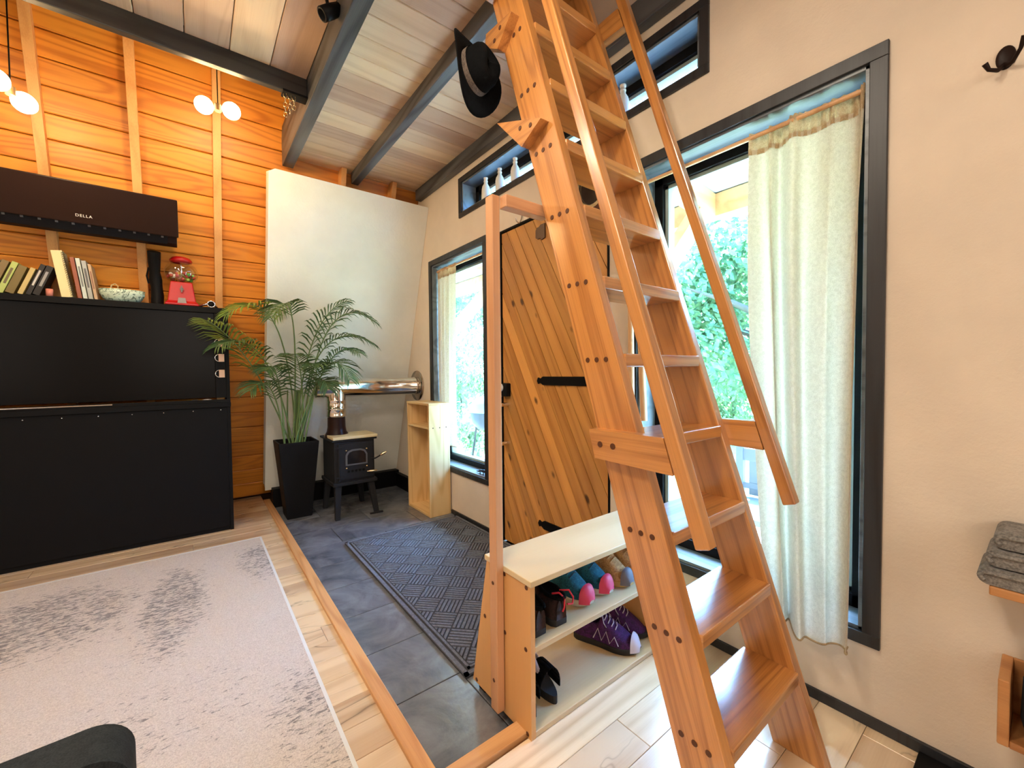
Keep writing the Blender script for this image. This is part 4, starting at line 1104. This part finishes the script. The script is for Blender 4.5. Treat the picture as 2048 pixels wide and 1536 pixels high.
def frond(base, ctrl, tip, start, mat, wid=0.17):
    base, ctrl, tip = Vector(base), Vector(ctrl), Vector(tip)
    n = 22
    pts = [bez(base, ctrl, tip, i / n) for i in range(n + 1)]
    f = MB().tube(pts, [0.006 * (1 - 0.75 * i / n) + 0.001 for i in range(n + 1)], 6).build('frond_stem', M_stem, pl)
    b = MB(); N = 19
    for i in range(N):
        t = start + (1 - start) * (i + 0.5) / N
        p = bez(base, ctrl, tip, t); tg = (bez(base, ctrl, tip, min(1, t + .02)) - bez(base, ctrl, tip, t - .02)).normalized()
        side = tg.cross(Vector((0, 0, 1)))
        if side.length < 0.2: side = tg.cross(Vector((0, 1, 0)))
        side.normalize(); upv = side.cross(tg).normalized()
        q = (i + 0.5) / N
        ln_ = 1.2 * wid * (0.55 + 0.9 * math.sin(math.pi * min(1, q * 0.85 + 0.12)) ** 0.8) * (1 - 0.35 * q)
        for sg in (-1, 1):
            d = (side * sg * 0.82 + tg * (0.62 + 0.3 * q) + upv * (0.28 - 0.1 * q) + Vector((rr.uniform(-.1, .1), rr.uniform(-.1, .1), rr.uniform(-.08, .08)))).normalized()
            w = tg.cross(d).cross(d).normalized() * 0.0068
            dr_ = Vector((0, 0, -1))
            a0 = p; a1 = p + d * ln_ * 0.4 + dr_ * ln_ * 0.06; a2 = p + d * ln_ * 0.75 + dr_ * ln_ * 0.22; a3 = p + d * ln_ + dr_ * ln_ * 0.46
            lift = Vector((0, 0, 0.0025))
            vs = [a0 - w * .35, a0 + w * .35, a1 - w + lift, a1 - lift, a1 + w + lift, a2 - w * .8 + lift, a2 - lift, a2 + w * .8 + lift, a3]
            for v in vs:
                yl = 4.285 - 0.341 * v.z - 0.006
                if v.y > yl: v.y = yl
            b.raw(vs, [(0, 2, 3), (0, 3, 1), (1, 3, 4), (2, 5, 6, 3), (3, 6, 7, 4), (5, 8, 6), (6, 8, 7)], True)
    b.build('leaflets', mat, f, kind='stuff')
B0 = Vector((0.665, 3.82, 0.55))
CAMP = Vector((0, 0, 1.15))
def at85(x, z, y):         # tip seen at (x, z) on the plane y = 3.85, moved to depth y
    s = y / 3.85; return Vector((x * s, y, 1.15 + (z - 1.15) * s))
fr = [ # tip x, z (on y=3.85), depth, ctrl dx, ctrl z, start, mat, width
    (1.10, 1.80, 3.50, 0.04, 1.62, 0.42, M_frond, 0.18), (1.33, 1.64, 3.42, 0.16, 1.92, 0.40, M_frond, 0.19), (1.34, 1.42, 3.40, 0.10, 1.72, 0.46, M_frond, 0.15),
    (1.20, 1.34, 3.42, 0.22, 1.52, 0.46, M_frond, 0.13), (1.12, 1.09, 3.46, 0.22, 1.56, 0.38, M_frond, 0.16), (0.93, 1.02, 3.52, 0.16, 1.28, 0.36, M_frond, 0.14),
    (0.35, 1.02, 3.50, -0.16, 1.26, 0.36, M_frond, 0.14), (0.14, 1.36, 3.42, -0.20, 1.60, 0.46, M_frond, 0.15), (0.09, 1.56, 3.40, -0.30, 1.36, 0.44, M_frond2, 0.20),
    (0.20, 1.60, 3.48, -0.06, 2.0, 0.52, M_frond2, 0.15), (0.52, 1.62, 3.46, 0.05, 2.05, 0.55, M_frond, 0.15), (0.66, 1.32, 3.36, 0.05, 1.30, 0.34, M_frond, 0.17), (0.80, 1.22, 3.40, 0.20, 1.35, 0.40, M_frond, 0.13), (0.46, 1.18, 3.46, -0.12, 1.34, 0.4, M_frond, 0.14)]
for k, (tx, tz, ty, cx, cz, s0, mm, wd) in enumerate(fr):
    base = B0 + Vector((rr.uniform(-.05, .05), rr.uniform(-.05, .05), 0))
    if k in (6, 13): base = B0 + Vector((-0.09, -0.03, 0))
    frond(base, Vector((0.665 + cx, 3.68, cz)), at85(tx, tz, ty), s0, mm, wd)
for k in range(7):
    x = 0.665 + rr.uniform(-0.06, 0.06); yy = 3.82 + rr.uniform(-.04, .04)
    MB().tube([(x, yy, 0.55), (x + (x - 0.665) * .3, yy - 0.01, 0.78), (x + (x - .665) * .2, yy - 0.03, 1.02)], [0.0085, 0.007, 0.005], 8).build('cane', M_stem, pl)

# ------------------------------------------------------------------ curtains
def curtain(name, label, y_top, y_bot, x_top, x_bot, z_top, z_bot, folds, amp, seed, wob=0.0):
    t = thing(name, (x_top, (y_top[0] + y_top[1]) / 2, z_bot), label=label, cat='curtain')
    r2 = random.Random(seed)
    ph = [r2.uniform(0, 6.28) for _ in range(4)]
    nu, nv = folds * 14, 30
    hdr = 0.055
    def P(u, v):
        # v 0 top .. 1 bottom
        vv = max(0.0, v) ** 1.4
        ya = y_top[0] + (y_bot[0] - y_top[0]) * vv
        yb = y_top[1] + (y_bot[1] - y_top[1]) * vv
        a = amp * (0.45 + 0.55 * min(1, v * 3)) * (0.75 + 0.25 * math.sin(u * 9 + ph[0]))
        w = math.sin(u * folds * 6.2832 + 0.9 * math.sin(u * 7 + ph[1]) + 0.5 * math.sin(v * 2.2 + ph[2]) + 0.4 * math.sin(v * 5 + u * 6))
        w2 = math.sin(u * folds * 3.1416 + ph[3])
        x = x_top + (x_bot - x_top) * v - a * (w * 0.75 + w2 * 0.45)
        y = ya + (yb - ya) * u + 0.35 * a * math.cos(u * folds * 6.2832 + ph[1])
        z = z_top + (z_bot - z_top) * v + wob * math.sin(u * 5 + ph[2]) * v + 0.006 * math.sin(u * folds * 6.28) * v
        return Vector((x, y, z))
    H = z_top - z_bot
    def grid(v0, v1, nv, pinch=False, off=0.0):
        b = MB(); vs = []
        for j in range(nv + 1):
            for i in range(nu + 1):
                v = v0 + (v1 - v0) * j / nv; u = i / nu
                p = P(u, v)
                if pinch: p.x -= 0.008 * math.sin(u * folds * 25 + 3 * math.sin(u * 11)) * (1 if j % 2 == 0 else 0.6)
                p.x -= off; vs.append(p)
        fs = [(j * (nu + 1) + i, j * (nu + 1) + i + 1, (j + 1) * (nu + 1) + i + 1, (j + 1) * (nu + 1) + i) for j in range(nv) for i in range(nu)]
        return b.raw(vs, fs, True)
    grid(hdr / H, 1.0, nv).build('drape', M_linen, t)
    grid(-0.012 / H, hdr / H + 0.01, 5, True, 0.001).build('header', M_linen_dark, t)
    b = MB(); b.tube([P(i / nu, 1.0) for i in range(nu + 1)], 0.0035, 5); b.build('hem', M_linen_dark, t)
    return t
curtain('linen_curtain', 'long cream linen curtain hanging over the sill of the right window', (0.372, 0.728), (0.365, 0.605), 1.748, 1.618, 2.052, 0.262, 4, 0.046, 4, 0.02)
curtain('linen_curtain', 'short bunched linen curtain on the left window', (3.02, 3.345), (3.05, 3.355), 1.748, 1.745, 2.050, 0.52, 4, 0.022, 9)
for (ya, yb, lab, kk) in ((0.374, 1.20, 'wooden curtain rod across the right window', 1), (2.553, 3.352, 'wooden curtain rod across the left window', 2)):
    xr = 1.735 if kk == 1 else 1.748
    MB().tube([(xr, ya, 2.046), (xr, yb, 2.046)], 0.0085, 10).build('curtain_rod', M_stick, label=lab, cat='curtain rod', origin=(xr, (ya + yb) / 2, 2.046))

# ------------------------------------------------------------------ bottles on the transom sill
for k, yy in enumerate((2.546, 2.372, 2.197, 1.324)):
    t = thing('white_bottle', (1.732, yy, 2.412), cat='bottle', group='white bottles on the transom sill',
              label=('white glass bottle at the left end of the transom sill', 'second white bottle from the left on the transom sill', 'third white bottle from the left, beside the ladder stringer', 'white bottle on the transom sill seen right of the ladder')[k])
    MB().lathe([(0.001, 0.001), (0.028, 0.001), (0.0305, 0.006), (0.0305, 0.075), (0.026, 0.095), (0.014, 0.116), (0.0125, 0.13)], 20, M=Matrix.Translation((1.732, yy, 2.412))).build('body', M_white, t)
    MB().lathe([(0.0125, 0.128), (0.0155, 0.13), (0.0155, 0.136), (0.0125, 0.138), (0.0125, 0.15), (0.0155, 0.152), (0.0155, 0.16), (0.001, 0.161)], 16, M=Matrix.Translation((1.732, yy, 2.412))).build('neck_ring', M_whiteplastic, t)

# ------------------------------------------------------------------ hats
h = thing('black_hat', (0.905, 1.30, 2.385), label='wide-brimmed black felt hat hung on the upper wedge of the ladder', cat='hat')
HA = Vector((0.28, -0.92, 0.12)).normalized()      # direction of the crown
q_ = HA.to_track_quat('Z', 'X').to_matrix().to_4x4()
Mh = Matrix.Translation((0.876, 1.365, 2.292)) @ q_ @ Matrix.Scale(0.88, 4)
nb = 40; vs = []; fs = []
for j, r_ in enumerate((0.082, 0.11, 0.14, 0.158)):
    for k in range(nb):
        a = 2 * math.pi * k / nb
        zz = 0.035 * (r_ - 0.082) / 0.076 * (math.cos(2 * a) * -0.9 + 0.2)
        vs.append((r_ * math.cos(a) * 1.12, r_ * math.sin(a) * 0.95, zz))
fs = [(j * nb + k, j * nb + (k + 1) % nb, (j + 1) * nb + (k + 1) % nb, (j + 1) * nb + k) for j in range(3) for k in range(nb)]
o = MB().raw(vs, fs, True, Mh).build('brim', M_felt, h)
sm = o.modifiers.new('solid', 'SOLIDIFY'); sm.thickness = 0.004
vs = []; prof = ((0.084, 0.0), (0.083, 0.03), (0.079, 0.07), (0.07, 0.10), (0.05, 0.112), (0.02, 0.098), (0.001, 0.092))
for r_, z in prof:
    for k in range(nb):
        a = 2 * math.pi * k / nb
        pinch = 1 - 0.16 * max(0, z / 0.11) * max(0, math.sin(a)) ** 2
        vs.append((r_ * 1.12 * math.cos(a), r_ * 0.95 * math.sin(a) * pinch, z - (0.015 * abs(math.cos(a)) * (z > 0.09))))
fs = [(j * nb + k, j * nb + (k + 1) % nb, (j + 1) * nb + (k + 1) % nb, (j + 1) * nb + k) for j in range(len(prof) - 1) for k in range(nb)]
MB().raw(vs, fs, True, Mh).build('crown', M_felt, h)
vs = []
for r_, z in ((0.0865, 0.002), (0.0855, 0.03)):
    for k in range(nb):
        a = 2 * math.pi * k / nb; vs.append((r_ * 1.12 * math.cos(a), r_ * .95 * math.sin(a), z))
MB().raw(vs, [(k, (k + 1) % nb, nb + (k + 1) % nb, nb + k) for k in range(nb)], True, Mh).build('band', M_band, h)

h2 = thing('brown_hat', (1.66, 1.425, 2.075), label='brown-brimmed hat with its opening to the room, hung above the door behind the ladder', cat='hat')
Mh = Matrix.Translation((1.600, 1.425, 2.075)) @ Matrix.Rotation(R(84), 4, 'Y')
MB().lathe([(0.100, 0.004), (0.125, 0.0), (0.143, -0.008), (0.147, -0.006), (0.143, 0.0), (0.10, 0.010)], 36, M=Mh).build('brim', plain('brown_felt', srgb(88, 54, 40), 0.9), h2)
MB().lathe([(0.102, 0.003), (0.086, 0.001), (0.082, 0.022), (0.084, 0.024), (0.102, 0.011)], 36, M=Mh).build('sweatband', M_straw, h2)
MB().lathe([(0.0835, 0.008), (0.080, 0.05), (0.072, 0.078), (0.05, 0.090), (0.001, 0.086)], 36, M=Mh).build('crown', plain('grey_brown_felt', srgb(92, 80, 70), 0.9), h2)

# ------------------------------------------------------------------ things on the front wall
# sticks hanging between door and right window
for k, (pts, lab) in enumerate((([(1.672, 1.232, 0.915), (1.674, 1.236, 1.35), (1.676, 1.244, 1.80)], 'straight wooden walking stick leaning between the door and the right window'),
                                ([(1.655, 1.150, 0.918), (1.660, 1.172, 1.30), (1.672, 1.20, 1.62), (1.676, 1.212, 1.82)], 'pale curved wooden stick beside the right window jamb'))):
    t = thing('walking_stick', pts[0], label=lab, cat='stick')
    MB().tube(pts, [0.0155, 0.014, 0.012, 0.011][:len(pts)], 10).build('shaft', M_stick, t)
    p = Vector(pts[-1])
    MB().tube([p, p + Vector((0.004, 0, 0.03)), p + Vector((0.022, 0, 0.035))], 0.002, 6).build('hanging_loop', M_black, t)
ho = thing('key_hook', (WX, 1.33, 1.51), label='small chrome key hook on the wall right of the door', cat='hook')
part('plate', M_chrome, ho, WX - 0.006, WX, 1.30, 1.36, 1.515, 1.545, 0.002)
for yy in (1.312, 1.332, 1.35):
    MB().tube([(WX - 0.005, yy, 1.52), (WX - 0.02, yy, 1.505), (WX - 0.028, yy, 1.512)], 0.003, 6).build('prong', M_chrome, ho)
# double coat hook at the far right
wh = thing('coat_hook', (WX, 0.085, 1.93), label='dark double coat hook on the wall at the right edge', cat='hook')
M_hook = black('bronze_hook', srgb(38, 26, 22), 0.4)
MB().ball((WX - 0.003, 0.086, 1.955), 0.024, 14, (0.25, 0.75, 1.25)).build('plate', M_hook, wh)
MB().tube([(WX - 0.004, 0.088, 1.938), (WX - 0.02, 0.098, 1.922), (WX - 0.042, 0.112, 1.922), (WX - 0.05, 0.119, 1.938)], [0.006, 0.005, 0.0045, 0.006], 8).build('prong', M_hook, wh)
MB().tube([(WX - 0.004, 0.086, 1.935), (WX - 0.02, 0.074, 1.930), (WX - 0.045, 0.060, 1.945), (WX - 0.056, 0.054, 1.968)], [0.006, 0.005, 0.0045, 0.006], 8).build('prong', M_hook, wh)
# small bracket shelf with folded towels
M_brk = wood('bracket_oak', srgb(196, 138, 84), srgb(150, 92, 46), 'Y', rough=0.45, contour=5, var=0.03)
bs = thing('bracket_shelf', (WX, -0.1, 0.58), label='small oak wall shelf holding grey towels at the right edge', cat='shelf')
part('board', M_brk, bs, WX - 0.16, WX, -0.32, 0.085, 0.590, 0.612, 0.003)
for k in range(3):
    zb = 0.6125 + 0.045 * k
    t = thing('folded_towel', (WX - 0.08, -0.1, zb), label=('bottom', 'middle', 'top')[k] + ' folded grey towel of the pile on the wall shelf', cat='towel', group='towels on the wall shelf')
    ye = 0.105 - 0.012 * k
    prof = []
    for q in range(13):
        a = -math.pi / 2 + math.pi * q / 12; prof.append((ye - 0.02 + 0.021 * math.cos(a), zb + 0.0215 + 0.0205 * math.sin(a)))
    prof += [(-0.3, zb + 0.042), (-0.3, zb + 0.001)]
    MB().prism(prof, 'X', WX - 0.155 + 0.01 * k, WX - 0.006, smooth=True).build('fold', M_towel, t)
    MB().tube([(WX - 0.157 + 0.01 * k, ye - 0.01, zb + 0.012), (WX - 0.158 + 0.01 * k, ye - 0.004, zb + 0.022), (WX - 0.157 + 0.01 * k, ye - 0.012, zb + 0.032), (WX - 0.157 + 0.01 * k, -0.1, zb + 0.033)], 0.0055, 6).build('edge_fold', M_towel, t)
cr = thing('wall_crate', (WX, -0.1, 0.22), label='oak wall cubby with a dark round basket at the lower right edge', cat='cubby')
part('side_board', M_brk, cr, WX - 0.15, WX, 0.048, 0.068, 0.222, 0.385, 0.003)
part('bottom_board', M_brk, cr, WX - 0.15, WX, -0.3, 0.048, 0.222, 0.24, 0.003)
part('back_board', M_brk, cr, WX - 0.012, WX, -0.3, 0.048, 0.24, 0.385, 0.002)
MB().lathe([(0.001, 0.0), (0.075, 0.0), (0.088, 0.05), (0.085, 0.15), (0.06, 0.19), (0.001, 0.195)], 24, M=Matrix.Translation((WX - 0.105, -0.055, 0.2405))).build('dark_basket', M_chair, label='dark round basket in the wall cubby', cat='basket', origin=(WX - 0.105, -0.055, 0.2405))
MB().box(1.60, 1.685, -0.05, 0.222, 0.0005, 0.012).build('floor_mat', M_black, bevel=0.003, label='black floor mat strip by the baseboard at the lower right', cat='mat', origin=(1.64, 0.1, 0))
# lizard figurine on the left window sill
lz = thing('lizard_figurine', (1.74, 2.63, 0.372), label='small dark lizard figurine on the left window sill', cat='figurine')
M_lz = black('dark_figurine', srgb(46, 48, 54), 0.35)
MB().tube([(1.74, 2.73, 0.380), (1.735, 2.70, 0.383), (1.74, 2.67, 0.392), (1.74, 2.63, 0.396), (1.738, 2.60, 0.398), (1.736, 2.58, 0.396)], [0.003, 0.005, 0.011, 0.013, 0.009, 0.004], 10).build('body', M_lz, lz)
for sy_, sx_ in ((2.655, 1), (2.655, -1), (2.61, 1), (2.61, -1)):
    MB().tube([(1.74, sy_, 0.393), (1.74 + 0.022 * sx_, sy_ - 0.008, 0.390), (1.74 + 0.028 * sx_, sy_ - 0.016, 0.376)], 0.004, 6).build('leg', M_lz, lz)

# ------------------------------------------------------------------ chair back at the lower left corner
ch = thing('armchair', (-0.30, 0.90, 0.0105), label='charcoal upholstered chair at the lower left corner', cat='chair', rz=0.0)
Mc = Matrix.Translation((-0.075, 0.75, 0)) @ Matrix.Rotation(R(3), 4, 'Z')
arc_ = [(-0.045 + 0.045 * math.cos(a), 0.652 + 0.045 * math.sin(a)) for a in [math.pi / 2 * q / 8 for q in range(9)]]
arc2 = [(-0.405 - 0.045 * math.sin(a), 0.652 + 0.045 * math.cos(a)) for a in [math.pi / 2 * q / 8 for q in range(9)]]
MB().prism([(0.0, 0.36)] + arc_ + arc2 + [(-0.45, 0.36)], 'Y', -0.07, 0.0, M=Mc, smooth=True).build('backrest', M_chair, ch, bevel=0.016, seg=4)
MB().box(-0.43, -0.075, -0.02, 0.40, 0.33, 0.42, M=Mc).build('seat', M_chair, ch, bevel=0.03, seg=4)
for lx, ly in ((-0.41, 0.37), (-0.10, 0.37), (-0.41, -0.03), (-0.06, -0.03)):
    MB().tube([Mc @ Vector((lx, ly, 0.37)), Mc @ Vector((lx * 1.0, ly, 0.0105))], [0.018, 0.012], 10).build('leg', M_black, ch)

# ------------------------------------------------------------------ outdoors
M_grass = NT('grass_ground'); _c = M_grass.n('NewGeometry').outputs['Position']
_a = M_grass.n('TexNoise', {'Vector': _c, 'Scale': 0.5, 'Detail': 5.0, 'Roughness': 0.65}).outputs[0]
M_grass = M_grass.out(M_grass.bsdf(M_grass.mix(M_grass.ramp(_a, [(0.42, 0.0), (0.6, 1.0)]), srgb(122, 150, 70), srgb(206, 200, 182)), 0.9))
MB().box(1.9, 60, -40, 60, -0.6, -0.45).build('ground', M_grass, kind='structure', label='sunny ground outside the windows')
M_deck = wood('grey_deck', srgb(200, 196, 190), srgb(150, 146, 142), 'Y', rough=0.6, grain=0.8, contour=5, var=0.1)
dk = thing('porch_deck', (2.9, 1.8, -0.12), label='grey board porch deck outside', kind='structure')
dkm = piece_mesh('deck_board', M_deck, 0.135, 7.0, 0.03, 0.003)
for i in range(12): put('deck_board', dkm, (1.96 + 0.14 * i, 1.8, -0.135), dk)
# porch roof on brackets
pr = thing('porch_roof', (2.3, 1.8, 2.0), label='porch roof with fir beams and braces outside the windows', kind='structure')
M_pc = plain('white_soffit', srgb(226, 232, 230), 0.7)
MB().prism([(1.885, 2.335), (2.80, 2.27), (2.80, 2.30), (1.885, 2.365)], 'Y', -1.6, 5.0).build('soffit', M_pc, pr)
part('beam', M_porch, pr, 2.66, 2.75, -1.6, 5.0, 2.13, 2.272, 0.004)
for yy in (3.46, 1.32, -0.8):
    MB().prism([(1.885, 2.21), (2.66, 2.13), (2.66, 2.27), (1.885, 2.335)], 'Y', yy, yy + 0.09).build('joist', M_porch, pr, bevel=0.004)
    p0, p1 = Vector((1.90, 0, 1.42)), Vector((2.60, 0, 2.14))
    MB().prism([(1.885, 1.38), (1.885, 1.52), (2.50, 2.16), (2.64, 2.16)], 'Y', yy + 0.005, yy + 0.085).build('brace', M_porch, pr, bevel=0.004)
# eave above the transom
MB().box(1.885, 2.5, -2.8, 4.8, 3.05, 3.2).build('roof_eave', black('dark_eave', (0.03, 0.035, 0.05), 0.6), kind='structure', label='dark roof eave above the transom')

# porch chair and railing
M_pchair = plain('grey_porch_paint', srgb(112, 122, 134), 0.6)
pc = thing('porch_chair', (2.62, 1.02, -0.12), label='grey slatted porch chair outside the right window', cat='chair')
for yy in (0.78, 1.24):
    for xx in (2.45, 2.85): part('leg', M_pchair, pc, xx - 0.022, xx + 0.022, yy - 0.022, yy + 0.022, -0.12, 0.66 if xx > 2.6 else 0.32, 0.003)
part('top_rail', M_pchair, pc, 2.835, 2.87, 0.78, 1.24, 0.56, 0.64, 0.004)
part('lower_rail', M_pchair, pc, 2.835, 2.87, 0.78, 1.24, 0.38, 0.42, 0.004)
for k in range(4): part('back_slat', M_pchair, pc, 2.84, 2.862, 0.82 + 0.10 * k, 0.885 + 0.10 * k, 0.34, 0.57, 0.003)
part('seat', M_pchair, pc, 2.42, 2.87, 0.76, 1.26, 0.29, 0.325, 0.004)
gr = thing('kettle_grill', (2.9, 4.25, -0.12), label='kettle grill with a teal lid outside the left window', cat='grill')
Tg = Matrix.Translation((2.9, 4.25, 0.0))
MB().lathe([(0.001, 0.42), (0.14, 0.45), (0.22, 0.54), (0.235, 0.66)], 24, M=Tg).build('bowl', black('grill_bowl', srgb(60, 70, 80), 0.4), gr)
MB().lathe([(0.238, 0.66), (0.225, 0.76), (0.15, 0.84), (0.001, 0.87)], 24, M=Tg).build('lid', plain('grill_lid', srgb(120, 176, 176), 0.3), gr)
for a in (0.4, 2.5, 4.6):
    MB().tube([(2.9 + .16 * math.cos(a), 4.25 + .16 * math.sin(a), 0.47), (2.9 + .24 * math.cos(a), 4.25 + .24 * math.sin(a), -0.12)], 0.012, 8).build('leg', M_iron, gr)

# trees: trunk, limbs and crowns of many small leaves
M_leafA = leaf_mat('oak_leaf', srgb(140, 172, 120), srgb(92, 138, 96))
M_leafB = leaf_mat('pale_leaf', srgb(166, 190, 134), srgb(112, 152, 104))
M_bark = plain('grey_bark', srgb(104, 98, 90), 0.9)
def crown_mesh(name, mat, r, count, leaf, seed):
    rg_ = random.Random(seed); b = MB()
    cl = [(Vector((rg_.gauss(0, 0.45), rg_.gauss(0, 0.45), rg_.gauss(0, 0.38))) * r, rg_.uniform(0.22, 0.42) * r) for _ in range(26)]
    for _ in range(count):
        c, cr_ = rg_.choice(cl)
        d = Vector((rg_.gauss(0, 1), rg_.gauss(0, 1), rg_.gauss(0, 1))).normalized()
        p = c + d * cr_ * rg_.uniform(0.6, 1.0)
        n_ = (d + Vector((rg_.gauss(0, .5), rg_.gauss(0, .5), rg_.gauss(0, .5) + .4))).normalized()
        u_ = n_.orthogonal().normalized(); v_ = n_.cross(u_)
        s = leaf * rg_.uniform(0.6, 1.4)
        b.raw([p - u_ * s, p - v_ * s * .5, p + u_ * s, p + v_ * s * .5], [(0, 1, 2, 3)])
    return b
def tree(name, x, y, h, r, mat, label, seed, count=9000, leaf=0.09, group=None):
    t = thing(name, (x, y, -0.46), label=label, cat='tree', group=group)
    rg_ = random.Random(seed)
    MB().tube([(x, y, -0.46), (x + rg_.uniform(-.2, .2), y, h * 0.3), (x + rg_.uniform(-.3, .3), y + .2, h * 0.65)], [0.22, 0.17, 0.08], 10).build('trunk', M_bark, t)
    for k in range(7):
        a = rg_.uniform(0, 6.28); z0 = h * rg_.uniform(0.22, 0.5)
        d = Vector((math.cos(a), math.sin(a), 0.35))
        p = Vector((x, y, z0))
        MB().tube([p, p + d * r * .4 + Vector((0, 0, rg_.uniform(-.1, .2))), p + d * r * .8 + Vector((rg_.uniform(-.3, .3), rg_.uniform(-.3, .3), rg_.uniform(-.1, .5)))], [0.08, 0.055, 0.02], 7).build('limb', M_bark, t)
    b = crown_mesh(name, mat, r, count, leaf, seed)
    b.v = [v + Vector((x, y, h * 0.62)) for v in b.v]
    b.build('leaves', mat, t, kind='stuff')
tree('oak_tree', 9.2, 3.4, 5.0, 2.5, M_leafA, 'spreading oak with low limbs seen through the right window', 1, 12000)
tree('oak_tree', 13.5, 9.5, 6.0, 3.2, M_leafB, 'pale green tree behind the spreading oak', 2, 11000, 0.11)
tree('oak_tree', 13.0, -1.6, 6.0, 3.0, M_leafA, 'dark green tree at the right side of the right window view', 3, 10000, 0.10)
tree('oak_tree', 7.5, 15.5, 7.5, 3.2, M_leafA, 'tall tree seen through the left window', 4, 10000, 0.10)
tree('oak_tree', 14.5, 19.5, 8.5, 4.2, M_leafB, 'broad pale tree far behind the left window', 5, 9000, 0.15)
tree('oak_tree', 21.0, 4.6, 8.5, 4.6, M_leafB, 'broad far tree behind the driveway', 6, 9000, 0.15)
for k, (x, y, r_, lab) in enumerate(((3.6, 5.6, 0.55, 'leafy shrub low outside the left window'), (11.5, 5.2, 1.7, 'round shrub by the driveway under the spreading oak'), (14.0, 2.6, 1.9, 'big shrub at the right of the driveway'),
                                     (15.5, 8.4, 2.1, 'big shrub at the far left of the driveway'), (6.6, 11.2, 1.8, 'tall shrub in the middle of the left window view'), (10.0, 17.0, 2.4, 'far shrub behind the left window'))):
    t = thing('shrub', (x, y, -0.46), label=lab, cat='shrub')
    b = crown_mesh('shrub', M_leafB, r_, 3500 if k == 0 else 6000, 0.035 if k == 0 else 0.075, 20 + k)
    b.v = [v + Vector((x, y, max(0.0, -0.45 - v.z - r_ * .55) + r_ * 0.55 - 0.1)) for v in b.v]
    b.build('leaves', M_leafB, t, kind='stuff')
    MB().tube([(x, y, -0.46), (x, y, r_ * .5)], 0.03, 8).build('stem', M_bark, t)
